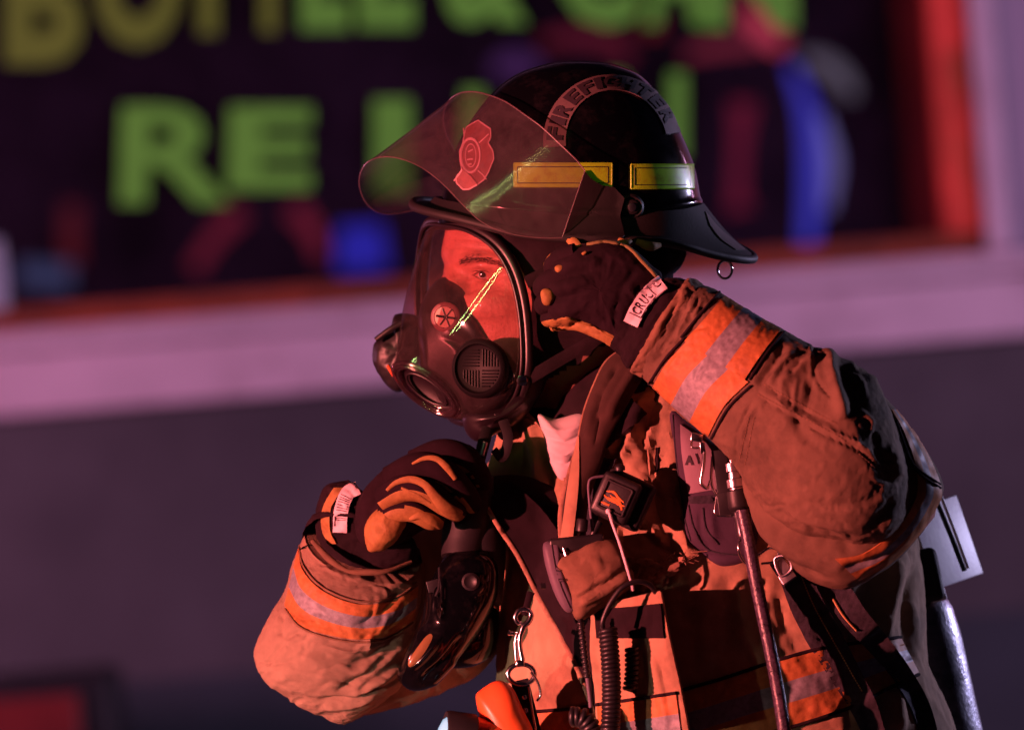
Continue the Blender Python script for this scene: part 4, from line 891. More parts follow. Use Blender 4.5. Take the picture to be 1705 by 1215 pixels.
inner = crom([(1169, 340, 0), (1160, 344, -60), (1132, 350, -105), (1080, 354, -142), (1010, 356, -163), (940, 356, -170), (870, 352, -161), (800, 345, -125), (745, 336, -65), (727, 330, 0), (745, 330, 65), (800, 332, 125), (870, 335, 161), (940, 338, 170), (1010, 340, 163), (1080, 342, 142), (1132, 342, 105), (1160, 341, 60)], 160, True)
P = np.zeros((12, 160, 3))
for i in range(12):
    t = i / 11; P[i] = inner * (1 - t) + outer * t; P[i, :, 1] += 10 * math.sin(math.pi * t) * 0.8
br = MB(); br.sheet(P, 7, cv=True); bro = br.build('brim', M['matte_black'], hm); brb = br.bvh()
x_ = MB(); x_.tube([tuple(q) for q in outer[::4]], 7.5, 10, steps=200, closed=True); x_.build('brim_edge', M['matte_black'], hm)
x_ = MB(); x_.tube([(1207 + 12 * math.cos(a), 449 + 15 * math.sin(a), -70 + 5 * math.cos(a)) for a in np.linspace(0, 2 * math.pi, 13)[:-1]], 2.2, 8, steps=48, closed=True); x_.build('hanging_ring', M['chrome'], hm)
x_ = MB(); P = np.zeros((20, 8, 3)); a0 = np.array([(1174, 352), (1200, 382), (1242, 416)]); b0 = np.array([(1182, 375), (1200, 398), (1225, 416)])
x_.sheet(patch_on(brb, [tuple(q) for q in a0], [tuple(q) for q in b0], 24, 8, 3, default=-20), 2); x_.build('sticker', M['band_text'], hm)
def tape(x0, x1, y0, y1):
    t = MB(); n = 40
    t.sheet(patch_on(shb, [(x0, y0), ((x0 + x1) / 2, y0), (x1, y0 + 1)], [(x0 + 1, y1 - 1), ((x0 + x1) / 2, y1), (x1 + 1, y1)], n, 12, 2.4), 2.2); o = t.build('reflective_tape', M['lime'], hm)
    t = MB(); w_ = 6; xa, xb = x0 + w_, x1 - w_; ya, yb = y0 + w_, y1 - w_
    for pts in ([(xa, ya), ((xa + xb) / 2, ya), (xb, ya)], [(xa, yb), ((xa + xb) / 2, yb), (xb, yb)], [(xa, ya), (xa, yb)], [(xb, ya), (xb, yb)]):
        t.tube([(x, y, drop(shb, x, y, 3.4)) for x, y in resample(pts, 16, smooth=False)], 0.9, 6, steps=30)
    t.build('tape_seam', M['ink'], o)
    t = MB()
    for pts in ([(x0, y0), ((x0 + x1) / 2, y0), (x1, y0)], [(x0, y1), ((x0 + x1) / 2, y1), (x1, y1)], [(x0, y0), (x0, y1)], [(x1, y0), (x1, y1)]):
        t.tube([(x, y, drop(shb, x, y, 3.2)) for x, y in resample(pts, 16, smooth=False)], 1.4, 6, steps=30)
    t.build('tape_edge', M['lime'], o)
tape(856, 1019, 272, 311); tape(1051, 1155, 274, 314)
# arc sticker with its writing cut dark into it
def arc(u, v):    # u 0..1 clockwise from lower left, v 0 inner 1 outer
    th = math.radians(186 - 176 * u); ro = (114, 112); ri = (77, 86)
    cx, cy = 1019, 236
    tp = max(0, u - 0.5) * 26; ri = (ri[0] + tp, ri[1] + tp * 0.8); rx = ri[0] + (ro[0] - ri[0]) * v; ry = ri[1] + (ro[1] - ri[1]) * v
    x = cx + rx * math.cos(th); y = cy - ry * math.sin(th) + 6 * (u - 0.2); return x, y
t = MB(); P = np.zeros((90, 8, 3))
for i in range(90):
    for j in range(8):
        x, y = arc(i / 89, j / 7); P[i, j] = drop_n(shb, x, y, 1.8)
t.sheet(P, 1.6); sko = t.build('arc_sticker', M['band_text'], hm)
t = MB(); word = 'FIREFIGHTER'; tot = len(word)
wd_ = [1, .55, 1.05, 1, 1, .55, 1.1, 1.1, 1, 1, 1.05]; acc = 0; W_ = sum(wd_)
for k, ch in enumerate(word):
    u0 = 0.035 + 0.93 * acc / W_; du = 0.93 * wd_[k] / W_ * 0.80; acc += wd_[k]
    def fn(u, v):
        x, y = arc(u0 + du * u, 0.14 + 0.72 * v); return drop_n(shb, x, y, 4.2)
    add_glyph(t, ch, fn, bold=0.045, th=1.0, cuts=1)
t.build('sticker_writing', M['ink'], sko)
# side knob
x_ = MB(); z = drop(shb, 1050, 345)
x_.lathe((1050, 345, z), (0.25, 0, -1), [(22, -6), (22, 4), (18, 7), (15, 5), (13, 5), (12, 9), (6, 10), (0.1, 10)], 36); x_.build('side_knob', M['black'], hm)
x_ = MB(); x_.lathe((1052, 345, z - 9), (0.25, 0, -1), [(7, 0), (7, 2.5), (4, 3.5), (0.1, 3.5)], 24); x_.build('knob_screw', M['steel'], hm)
# bracket over the visor end
x_ = MB()
def fan(poly, c, n=70, rings=14): 
    out = resample(poly, n, True, smooth=False); P = np.zeros((rings, n, 3))
    for k in range(rings):
        for j in range(n):
            q = np.array(c) + (out[j] - np.array(c)) * (k / (rings - 1) if k else 0.001); P[k, j] = (q[0], q[1], 0)
    return P
P = fan([(973, 284), (984, 298), (1000, 308), (1022, 312), (1040, 330), (1032, 360), (1040, 396), (990, 398), (936, 397), (946, 366), (960, 325)], (988, 352))
for i in range(P.shape[0]):
    for j in range(P.shape[1]): P[i, j, 2] = min(drop([shb, brb], P[i, j, 0], P[i, j, 1], 8, -190), -168 - 0.18 * max(0, P[i, j, 1] - 330))
x_.sheet(P, 5, cv=True); x_.build('visor_bracket', M['matte_black'], hm)
# ear flap and neck curtain
x_ = MB(); P = loft([(880, 382, 1120, 385, 5, 150), (870, 410, 1140, 412, 5, 152), (872, 440, 1138, 436, 5, 146), (884, 462, 1116, 462, 5, 138)], 30, 100); x_.grid(wrinkle(P, 3, 30), cv=True); x_.build('ear_flap', M['black_cloth'], hm)
# yellow strap ends by the ear
x_ = MB(); x_.tube([(944, 396, -200), (956, 404, -212), (966, 412, -218)], [6, 8, 5], 8, steps=14, flat=0.5); x_.build('chin_strap', M['leather'], hm); x_ = MB(); x_.tube([(1030, 400, -215), (1042, 405, -224), (1050, 400, -215)], [5, 6, 4], 8, steps=12, flat=0.6); x_.build('chin_strap', M['leather'], hm); x_ = MB(); x_.tube([(1060, 402, -195), (1082, 410, -205), (1100, 408, -190)], [5, 8, 4], 8, steps=14, flat=0.5)
x_.build('chin_strap', M['leather'], hm)
# front emblem
def emz(x, y, off):
    z = drop(shb, max(x, 792), y, off, -60); return z + max(0, 792 - x) * 1.15
def emb(x, y, off): return (x, y, emz(x, y, off))
ring_ = [(790, 200), (800, 207), (812, 215), (813, 228), (808, 240), (817, 255), (818, 268), (808, 292), (800, 305), (786, 315), (772, 322), (762, 322), (750, 310), (750, 300), (760, 288), (757, 270), (756, 255), (762, 240), (765, 225), (768, 212), (778, 206)]
ring_ = [(786 + (x - 786) * 0.92 + 7, 262 + (y - 262) * 0.94 - 3) for x, y in ring_]
P = fan(ring_, (792, 260), 84, 10)
for i in range(P.shape[0]):
    for j in range(P.shape[1]): P[i, j, 2] = emz(P[i, j, 0], P[i, j, 1], 3)
x_ = MB(); x_.sheet(P, 2, cv=True); eo = x_.build('front_emblem', M['badge'], hm)
x_ = MB(); x_.tube([emb(x, y, 4.5) for x, y in resample(ring_, 60, True, smooth=False)], 1.3, 6, steps=120, closed=True)
x_.tube([emb(784 + 16 * math.cos(a) , 259 + 28 * math.sin(a), 4.5) for a in np.linspace(0, 2 * math.pi, 25)[:-1]], 2.4, 6, steps=80, closed=True)
x_.tube([emb(784 + 9 * math.cos(a) , 259 + 19 * math.sin(a), 4.5) for a in np.linspace(0, 2 * math.pi, 25)[:-1]], 1.0, 6, steps=60, closed=True)
for a_, b_ in (((792, 240), (810, 224)), ((790, 286), (806, 300)), ((764, 285), (752, 302)), ((766, 240), (768, 215)), ((774, 255), (784, 250)), ((772, 268), (784, 266)), ((774, 276), (782, 274))): x_.tube([emb(a_[0] + 6, a_[1] - 2, 4.5), emb((a_[0] + b_[0]) / 2 + 6, (a_[1] + b_[1]) / 2 - 2, 4.5), emb(b_[0] + 4, b_[1] - 1, 4.5)], 1.3, 6, steps=8)
x_.build('emblem_lines', M['badge_line'], eo)
# visor
Lc = resample([(936, 396, -206), (900, 396, -205), (864, 392, -200), (832, 384, -196), (800, 368, -190), (768, 338, -178), (735, 304, -158), (700, 278, -126), (665, 264, -85), (632, 262, -40), (608, 274, 10), (598, 300, 60), (604, 328, 100), (620, 348, 128), (645, 357, 150), (680, 352, 165), (720, 345, 175)], 120)
Tc = resample([(974, 284, -204), (970, 278, -203), (955, 262, -200), (930, 238, -192), (902, 212, -178), (872, 190, -158), (842, 170, -130), (812, 158, -92), (786, 153, -50), (762, 157, -5), (745, 172, 40), (738, 195, 80), (742, 222, 112), (756, 250, 138), (776, 280, 156), (800, 305, 168), (830, 325, 178)], 120)
P = np.zeros((120, 14, 3))
for j in range(14): t = j / 13; P[:, j] = Lc * (1 - t) + Tc * t
x_ = MB(); x_.grid(P); vo = x_.build('visor', M['visor'], hm)
x_ = MB(); x_.tube([tuple(q) for q in Lc[::4]], 1.0, 6, steps=150); x_.tube([tuple(q) for q in Tc[::4]], 1.2, 6, steps=150); x_.tube([tuple(Lc[0]), tuple((Lc[0] + Tc[0]) / 2), tuple(Tc[0])], 1.0, 6, steps=20)
x_.build('visor_edge', clear('visor_edge_plastic', (0.7, 0.5, 0.52), 0.15, 0.25, (0.5, 0.36, 0.4), 0.25), vo)
M['vent'] = mat('dull_black_vent', (0.006, 0.004, 0.006), 0.55, var=0.2, bump=0.1, bscale=200, spec=0.2)
# ================================================================ FACE MASK
fm = thing('face_mask', 'clear full face breathing mask with dark nose cup covering the face', 'face mask', (780, 700, -40))
Rl = np.array([(713, 374, 20), (745, 373, -40), (786, 383, -88), (824, 408, -120), (850, 446, -137), (866, 498, -147), (873, 560, -150), (872, 618, -144), (858, 664, -120), (828, 692, -80), (788, 700, -30), (748, 688, 45), (716, 640, 95), (702, 560, 115), (697, 480, 112), (702, 410, 80)], float)
phi = np.radians([168, 148, 128, 108, 88, 66, 44, 22, 2, -18, -42, -72, -105, -140, -165, -182])
def port(ph, sc=1.0, push=0.0):
    dx = sc * (66 * math.cos(ph) * 0.80 + 24 * math.sin(ph) * 0.6); dy = sc * (66 * math.cos(ph) * 0.6 - 24 * math.sin(ph) * 0.8)
    return np.array([710 + dx - 0.5 * push, 648 + dy + 0.45 * push, -66 + (-0.5 * dx + 0.45 * dy) / 0.7 - 0.7 * push])
R2 = crom(Rl, 128, True); Q2 = crom(np.array([port(a) for a in phi]), 128, True)
def gsm(A, w=7):
    k = np.exp(-np.linspace(-2, 2, 2 * w + 1) ** 2); k /= k.sum()
    return sum(np.roll(A, o - w, 0) * k[o] for o in range(2 * w + 1))
R2 = gsm(R2); Q2 = gsm(Q2, 4)
P = np.zeros((26, 128, 3))
for i in range(26):
    t = i / 25; P[i] = R2 * (1 - t) + Q2 * t; b_ = math.sin(math.pi * t ** 0.85)
    near = np.clip((-R2[:, 2] + 30) / 160, 0, 1)
    P[i, :, 0] -= 9 * b_; P[i, :, 2] -= 24 * b_ * near
    P[i, :, 1] += 5 * b_
x_ = MB(); x_.grid(P, cv=True); lens_o = x_.build('lens', M['lens'], fm); lnb = x_.bvh()
LENS = P
x_ = MB(); x_.tube([tuple(q + np.array([5, 0, 3])) for q in Rl], 13, 12, steps=160, closed=True, flat=0.75); x_.build('rim', M['rubber'], fm)
x_ = MB(); x_.tube([tuple(q + np.array([-5, 3, -9])) for q in Rl], 3.2, 8, steps=160, closed=True); x_.build('rim_bead', M['rubber'], fm)
x_ = MB()
for sc, pu, r in ((1.0, 0, 4.5), (0.93, 5, 3.5), (0.84, 3, 3), (0.80, -4, 3)):
    x_.tube([tuple(port(a, sc, pu)) for a in np.linspace(0, 2 * math.pi, 25)[:-1]], r, 8, steps=90, closed=True)
x_.build('port_ring', clear('thick_clear_plastic', (0.6, 0.42, 0.48), 0.14, 0.06, (0.3, 0.2, 0.25), 0.08), fm)
x_ = MB(); P = np.zeros((10, 60, 3))
for i in range(10):
    for j in range(60): P[i, j] = port(2 * math.pi * j / 60, 0.80 * (1 - i / 9) + 0.01, -6 - 8 * math.sin(i / 9 * 1.5))
x_.sheet(P, 3, cv=True)
for k in range(1): x_.tube([tuple(port(a, 0.6 - 0.13 * k, 0)) for a in np.linspace(0, 2 * math.pi, 21)[:-1]], 2.4, 8, steps=60, closed=True)
x_.build('port_insert', M['rubber'], fm)
# nose cup
x_ = MB(); nc = star([(696, 540), (704, 500), (722, 472), (746, 460), (772, 470), (792, 494), (822, 540), (852, 578), (868, 610), (862, 655), (830, 690), (780, 696), (730, 668), (704, 620)], (780, 590), -40, 74, 60, 110, 24, 2.2)
nc = sculpt(nc, [([(745, 470), (740, 500), (742, 530)], 14, 6), ([(790, 500), (830, 560), (860, 600)], 5, 3), ([(778, 505), (815, 560), (845, 605)], 6, -4), ([(720, 560), (760, 572), (790, 600)], 7, -4), ([(712, 520), (718, 545)], 5, -4)])
for q in nc.reshape(-1, 3):
    h = lnb.ray_cast(Vector((q[0], q[1], -3000)), Vector((0, 0, 1)))
    if h[0] is not None: q[2] = max(q[2], h[0].z + 9)
x_.grid(nc, cv=True); nco = x_.build('nose_cup', M['rubber'], fm); ncb = x_.bvh()
x_ = MB(); z = drop(ncb, 742, 528, 0); x_.lathe((742, 528, z + 3), (-0.3, 0.0, -1), [(25, -4), (25, 3), (21, 6), (18.5, 6), (17.5, 3), (0.1, 3)], 40, 0); x_.build('valve_ring', mat('dusky_pink_rubber', (0.22, 0.09, 0.1), 0.5, bump=0.05), nco)
x_ = MB(); x_.lathe((742, 528, z + 1), (-0.3, 0, -1), [(17.5, 0), (17.5, 5.4), (0.1, 6.2)], 36); vb = x_.bvh(); x_.build('valve', M['pink_puck'], nco)
x_ = MB()
for k in range(6):
    a = math.radians(60 * k + 8); x_.tube([(742 + 2 * math.cos(a), 528 + 2 * math.sin(a), drop(vb, 742, 528, 1)), (742 + 16 * math.cos(a), 528 + 16 * math.sin(a), drop(vb, 742 + 14 * math.cos(a), 528 + 14 * math.sin(a), 1.2))], 1.1 if k % 3 else 2.2, 6, steps=6)
x_.build('valve_spoke', M['rubber'], nco)
# voice emitter grille
x_ = MB(); z = drop(lnb, 800, 612, 0)
x_.lathe((800, 613, z + 2), (-0.42, 0.06, -1), [(50, -6), (50, 4), (46, 10), (42, 12), (40, 8), (38, 6), (0.1, 6)], 44); vo_ = x_.build('voice_port', M['vent'], fm); vpb = x_.bvh()
x_ = MB()
for a_ in range(4):
    for k in range(6):
        u = -34 + k * 5.5 + (36 if a_ % 2 else 0); s0 = -1 if a_ < 2 else 1
        if a_ in (0, 3): p, q = (u if a_ == 0 else u + 36 if u < 2 else u, 3 * s0), (u, 30 * s0)
        if a_ in (0, 3):
            xx = (-30 + k * 5.2) if a_ == 3 else (4 + k * 5.2); L_ = math.sqrt(max(1, 35 ** 2 - xx ** 2)); p, q = (xx, 3 * s0), (xx, L_ * s0 * 0.92)
        else:
            yy = (-30 + k * 5.2) if a_ == 1 else (4 + k * 5.2); L_ = math.sqrt(max(1, 35 ** 2 - yy ** 2)); sx = -1 if a_ == 1 else 1; p, q = (3 * sx, yy), (L_ * sx * 0.92, yy)
        w0 = (800 + p[0] * 0.93, 613 + p[1]); w1 = (800 + q[0] * 0.93, 613 + q[1])
        x_.tube([(w0[0], w0[1], drop(vpb, *w0, 1.2)), (w1[0], w1[1], drop(vpb, *w1, 1.2))], 1.5, 6, steps=6)
x_.build('grille', M['vent'], vo_)
x_ = MB(); x_.lathe((869, 633, -152), (0.1, 0, -1), [(9, -3), (9, 3), (5, 4.5), (0.1, 4.5)], 20); x_.build('buckle_pin', M['chrome'], fm)
# rubber chin piece, lower shell
x_ = MB(); P = star([(772, 690), (800, 686), (850, 672), (880, 640), (900, 600), (912, 620), (900, 660), (868, 700), (830, 720), (800, 735), (782, 728), (772, 710)], (832, 692), -90, 50, 60, 90, 16); P = sculpt(P, [([(790, 700), (840, 690), (880, 660)], 4, 4), ([(800, 712), (850, 700)], 4, -4)])
x_.grid(P, cv=True); x_.build('chin_cup', M['rubber'], fm)
x_ = MB(); x_.tube([(812, 712, -130), (806, 735, -150), (800, 760, -165), (796, 790, -180)], [10, 11, 10, 9], 10, steps=30, flat=0.35); x_.tube([(838, 700, -140), (846, 730, -165), (836, 762, -178), (822, 748, -178)], [9, 9, 9, 8], 10, steps=30, flat=0.3); x_.build('strap', M['matte_black'], fm)
x_ = MB(); x_.tube([(808, 736, -184), (802, 758, -190)], 4.5, 8, steps=10, flat=0.6); x_.build('strap_buckle', M['steel'], fm)
for pts in ([(876, 470, -150), (920, 452, -150), (990, 440, -146), (1060, 436, -130)], [(880, 630, -146), (930, 600, -150), (1000, 560, -150), (1060, 520, -140)]):
    x_ = MB(); x_.tube(pts, 11, 10, steps=40, flat=0.25); x_.build('head_strap', M['black_cloth'], fm)
# black demand valve clipped to the far front of the mask
x_ = MB()
P = star([(672, 522), (656, 526), (650, 546), (634, 560), (622, 576), (622, 604), (634, 628), (650, 646), (665, 652), (678, 640), (700, 600), (706, 550), (694, 526)], (664, 588), 44, 46, 46, 90, 16, 2.8)
x_.grid(wrinkle(P, 1.6, 22), cv=True); x_.tube([(626, 566, 0), (650, 548, -6), (668, 538, -6)], 5, 8, steps=20); dvo = x_.build('demand_valve', M['black'], fm); dvb = x_.bvh()
x_ = MB(); x_.tube([(645, 608, drop(dvb, 645, 608, 2)), (656, 626, drop(dvb, 656, 626, 2)), (670, 640, drop(dvb, 668, 640, 3))], 2.6, 8, steps=16, flat=0.5); x_.build('valve_trim', M['orange_plastic'], dvo)

# ================================================================ BREATHING APPARATUS ON THE BACK
ap = thing('air_pack', 'breathing apparatus on the back, dark air cylinder with pale metal frame and webbing', 'air pack', (1580, 1500, 150))
x_ = MB(); a0, a1 = np.array([1514, 975, 100.]), np.array([1592, 1330, 130.])
d = a1 - a0; L = np.linalg.norm(d)
x_.lathe(tuple(a0), tuple(d), [(16, -30), (18, -6), (34, 4), (52, 20), (63, 50), (67, 90), (68, L - 60), (64, L - 20), (46, L + 15), (16, L + 26), (0.1, L + 28)], 64); x_.build('cylinder', mat('scuffed_dark_cylinder', (0.24, 0.24, 0.28), 0.25, metal=0.95, var=0.5, vscale=60, bump=0.5, bscale=220, rvar=0.25), ap)
x_ = MB(); x_.box((1568, 905, 120), (140, 138, 22), -19, tilt=(0, -54), bev=0.08); x_.build('frame_plate', M['white_metal'], ap); fpb = x_.bvh()
x_ = MB(); x_.tube([(1567, 826, 60), (1590, 886, 66), (1612, 946, 72)], 2.8, 8, steps=20, flat=0.8); x_.build('frame_rail', M['white_metal'], ap)
x_ = MB(); x_.tube([(1559, 832, 70), (1583, 890, 76), (1606, 950, 82)], 4.5, 8, steps=20, flat=0.8); x_.build('frame_gasket', M['black'], ap)
x_ = MB(); x_.box((1562, 990, 60), (26, 22, 30), -15); x_.build('valve_block', M['white_metal'], ap)
x_ = MB(); x_.box((1532, 960, 60), (70, 90, 60), -12, bev=0.2); x_.box((1480, 1250, 130), (170, 560, 50), -8, bev=0.2); x_.build('backplate', M['matte_black'], ap)
def strap(pts, wd, name, parent, ma=M['webbing'], lift=6, th=4, surf=None):
    c = resample([p[:2] for p in pts], 70); t = np.gradient(c, axis=0); t /= np.linalg.norm(t, axis=1, keepdims=True); n = np.stack([-t[:, 1], t[:, 0]], 1)
    w_ = np.interp(np.linspace(0, 1, 70), np.linspace(0, 1, len(wd)), wd)[:, None]
    P = np.zeros((70, 10, 3)); lf = np.interp(np.linspace(0, 1, 70), np.linspace(0, 1, len(pts)), [p[2] if len(p) > 2 else lift for p in pts])
    for i in range(70):
        zc = drop(surf or cb, c[i, 0], c[i, 1], lf[i], -150)
        for j in range(10):
            q = c[i] + n[i] * w_[i, 0] * (j / 9 - 0.5); P[i, j] = (q[0], q[1], min(zc, drop(surf or cb, q[0], q[1], 3, -150)) )
    mb = MB(); mb.sheet(P, th); o = mb.build(name, ma, parent); return o, mb.bvh(), c, n
so, sb, sc_, sn = strap([(1318, 945, 30), (1345, 1010, 22), (1378, 1070, 12), (1412, 1130, 10), (1440, 1180, 8), (1462, 1240, 8)], [50, 56, 58, 52, 44, 34], 'webbing_strap', ap)
x_ = MB(); 
for k in range(46):
    i = 4 + k; q = sc_[i] - sn[i] * 10; q2 = sc_[i + 1] * 0.7 + sc_[i] * 0.3 - sn[i] * 10; x_.tube([(q[0], q[1], drop(sb, q[0], q[1], 1)), (q2[0], q2[1], drop(sb, q2[0], q2[1], 1))], 1.1, 5, steps=3)
x_.build('strap_stitching', mat('yellow_thread', (0.4, 0.25, 0.1), 0.8), so)
so2, sb2, c2, n2 = strap([(1352, 958, 24), (1392, 985, 26), (1425, 1030, 22), (1465, 1075, 14), (1500, 1120, 10), (1534, 1180, 6), (1556, 1260, 6)], [40, 46, 42, 36, 34, 32, 30], 'webbing_strap', ap)
x_ = MB(); x_.tube([(q[0], q[1], drop(sb2, q[0], q[1], 2)) for q in (c2[10] + n2[10] * 12, c2[16] + n2[16] * 14, c2[22] + n2[22] * 12)], 2, 6, steps=14); x_.build('strap_stitching', bpy.data.materials['yellow_thread'], so2)
x_ = MB(); x_.box((1304, 950, -285), (44, 26, 8), 55, tilt=(0, 20)); x_.tube([(1290, 930, -290), (1310, 926, -296), (1318, 946, -296), (1300, 958, -292)], 2.6, 8, steps=40, closed=True); x_.build('strap_buckle', M['steel'], ap)
x_ = MB(); x_.tube([(1246, 890, -268), (1232, 900, -282), (1230, 918, -284), (1240, 936, -276), (1252, 938, -270)], 2.6, 8, steps=30); x_.tube([(1262, 924, -280), (1282, 912, -290), (1296, 918, -290), (1290, 934, -286), (1268, 938, -280)], 2.2, 8, steps=30); x_.build('d_ring', M['chrome'], ap)
x_ = MB(); x_.tube([(1525, 1105, -40), (1532, 1150, -36), (1530, 1215, -30), (1528, 1260, -30)], 3, 8, steps=30); x_.build('side_tube', M['grey_plastic'], ap)
# pressure hose down the chest with its metal coupling
x_ = MB(); hp_ = [(1236, 850, -292), (1246, 900, -300), (1262, 985, -304), (1278, 1060, -306), (1292, 1130, -306), (1306, 1215, -304), (1316, 1290, -300)]
x_.tube(hp_, 11.5, 14, steps=90); ho = x_.build('pressure_hose', mat('speckled_purple_hose', (0.05, 0.035, 0.06), 0.25, var=0.9, vscale=260, bump=0.5, bscale=500, spec=0.6), ap)
x_ = MB(); x_.lathe((1219, 770, -272), (0.16, 1, -0.12), [(5, -30), (7, -28), (7, 0), (14, 2), (14, 15), (11, 17), (11, 27), (15, 29), (15, 42), (12, 44), (12, 50)], 26); x_.build('coupling', M['steel'], ap)
x_ = MB(); x_.lathe((1227, 818, -276), (0.16, 1, -0.12), [(12, -4), (18, 0), (19, 26), (16, 32), (10, 34)], 26); x_.build('coupling_sleeve', M['black'], ap)
x_ = MB(); x_.lathe((1233, 850, -284), (0.15, 1, -0.16), [(10, 0), (11.5, 4), (12.5, 40), (11.5, 44)], 8); x_.build('coupling_nut', M['steel'], ap)

# ================================================================ CHEST POUCH
po = thing('chest_pouch', 'dark purple padded pouch with a pale panel clipped to the chest beside the hose', 'pouch', (1190, 945, -260))
pol = [(1118, 684), (1170, 716), (1215, 760), (1246, 800), (1262, 860), (1258, 915), (1240, 936), (1202, 944), (1172, 926), (1144, 900), (1136, 850), (1128, 790), (1122, 740)]
P = star(pol, (1188, 830), -232, 34, 26, 120, 20, 3.2); P = sculpt(P, [([(1148, 905), (1180, 925), (1240, 925)], 3, -3), ([(1165, 850), (1168, 890), (1185, 915)], 3, -3), ([(1182, 850), (1190, 900)], 8, 4)])
x_ = MB(); x_.grid(P, cv=True); poo = x_.build('pouch_body', mat('dark_purple_nylon', (0.05, 0.028, 0.055), 0.8, var=0.25, bump=0.4, bscale=350, weave=True), po); pb = x_.bvh()
x_ = MB(); x_.sheet(patch_on(pb, [(1132, 706), (1136, 760), (1146, 822)], [(1176, 738), (1196, 770), (1206, 812)], 24, 16, 2.5), 2.5); x_.build('pale_panel', mat('dusty_pink_panel', (0.22, 0.15, 0.19), 0.75, var=0.12, bump=0.2, bscale=300), po); ppb = x_.bvh()
x_ = MB(); add_glyph(x_, 'A', lambda u, v: (1140 + 15 * u, 774 - 16 * v, drop([ppb, pb], 1140 + 15 * u, 774 - 16 * v, 1.5)), bold=0.06, th=1, cuts=0)
x_.tube([(1158, 755, drop([ppb, pb], 1158, 755, 1.5)), (1161, 764, drop([ppb, pb], 1161, 764, 1.5)), (1163, 772, drop([ppb, pb], 1163, 772, 1.5))], 1.2, 6, steps=10); x_.build('panel_writing', M['ink'], po)
x_ = MB(); x_.sheet(patch_on(pb, [(1146, 826), (1180, 824), (1225, 818)], [(1148, 838), (1182, 838), (1230, 834)], 20, 5, 3), 3); x_.build('binding', M['webbing'], po)
for pts in ([(1146, 840), (1156, 880), (1180, 915), (1240, 925)], [(1170, 845), (1176, 880), (1196, 906)], [(1120, 690), (1126, 760), (1140, 860), (1150, 900)]):
    x_ = MB(); x_.tube([(x, y, drop(pb, x, y, 1.0)) for x, y in resample(pts, 24)], 1.5, 6, steps=40); x_.build('binding', M['webbing'], po)
x_ = MB(); x_.tube([(1186, 760, -276), (1184, 800, -280), (1192, 822, -280), (1200, 826, -278)], 2.6, 8, steps=30); x_.tube([(1194, 822, -278), (1190, 850, -280), (1196, 858, -280), (1228, 858, -280), (1226, 846, -278)], 2, 8, steps=30); x_.build('wire_clip', M['chrome'], po)
x_ = MB(); x_.box((1204, 800, -274), (26, 104, 14), -8); x_.box((1212, 838, -276), (34, 40, 12), -8); x_.build('clip_body', M['black'], po)
zp = thing('snap_clip', 'small bright metal snap clip hanging just under the raised sleeve band', 'clip', (1172, 810, -290))
x_ = MB(); x_.box((1160, 728, -284), (20, 14, 10), 10); x_.box((1170, 745, -286), (9, 20, 8), -6); x_.tube([(1152, 734, -284), (1152, 744, -288), (1164, 746, -290)], 2, 8, steps=14); x_.build('swivel', M['chrome'], zp)
x_ = MB(); x_.tube([(1173, 752, -288), (1171, 775, -290), (1167, 800, -290), (1170, 808, -290), (1178, 812, -286), (1182, 800, -282)], [3, 3.6, 3, 3, 2.6, 2], 8, steps=40); x_.build('hook', M['chrome'], zp)

# ================================================================ GAUGE, RADIO, CORDS
ga = thing('gauge', 'square black gauge with orange print and a pale wire, tilted on the chest', 'gauge', (1026, 870, -290))
zc = -286; DZ[ga.name] = -18
x_ = MB(); x_.box((1040, 832, zc + 16), (84, 84, 30), 24, tilt=(4, 10), bev=0.28); x_.build('rubber_boot', M['matte_black'], ga)
x_ = MB(); x_.box((1026, 829, zc - 4), (68, 74, 26), 24, tilt=(4, 10), bev=0.3); x_.build('housing', M['black'], ga); gb_ = x_.bvh()
def rbx(u, v, c=(1024, 830), a=24): 
    a = math.radians(a); return (c[0] + u * math.cos(a) - v * math.sin(a), c[1] + u * math.sin(a) + v * math.cos(a))
pts = [rbx(*q) for q in ((-22, -24), (22, -24), (22, 22), (-22, 22))]
x_ = MB(); x_.tube([(x, y, drop(gb_, x, y, 1)) for x, y in resample(pts, 24, True, smooth=False)], 2.6, 8, steps=80, closed=True); x_.build('bezel', M['matte_black'], ga)
x_ = MB()
for st in ([(-18, -6), (-6, -9), (4, -4), (16, 0)], [(-16, 4), (-4, 3), (8, 6), (20, 5)], [(-10, -2), (0, 0), (10, -1)], [(0, 3), (8, 2), (16, 10)], [(6, 0), (12, 4), (18, 13)], [(-20, 1), (-10, 5), (2, 6)], [(-20, 14), (-12, 14), (-4, 14)]):
    q = [rbx(*s) for s in st]; x_.tube([(x, y, drop(gb_, x, y, 0.8)) for x, y in resample(q, 12)], [1.0, 2.2, 1.6] if len(q) == 3 else [1, 2.4, 2.2, 1], 6, steps=16, flat=0.5)
x_.build('orange_print', mat('orange_print', (0.55, 0.16, 0.03), 0.6, bump=0), ga)
x_ = MB(); wq = [(1014, 852, zc - 22), (1020, 872, zc - 22), (1032, 905, -312), (1042, 938, -318), (1052, 972, -318), (1054, 982, -312)]
x_.tube(wq, 2.7, 10, steps=60); x_.lathe((1013, 851, zc - 18), (0, 0, -1), [(5, -2), (5, 3), (3, 5), (0.1, 5.5)], 16); x_.build('wire', mat('pale_twisted_wire', (0.6, 0.5, 0.56), 0.4, bump=0.6, bscale=380), ga)
x_ = MB(); x_.tube([(1008, 792, -276), (986, 796, -282), (980, 808, -284), (982, 840, -284), (984, 860, -282), (988, 880, -280)], 2.4, 8, steps=60); x_.build('wire', M['grey_plastic'], ga)
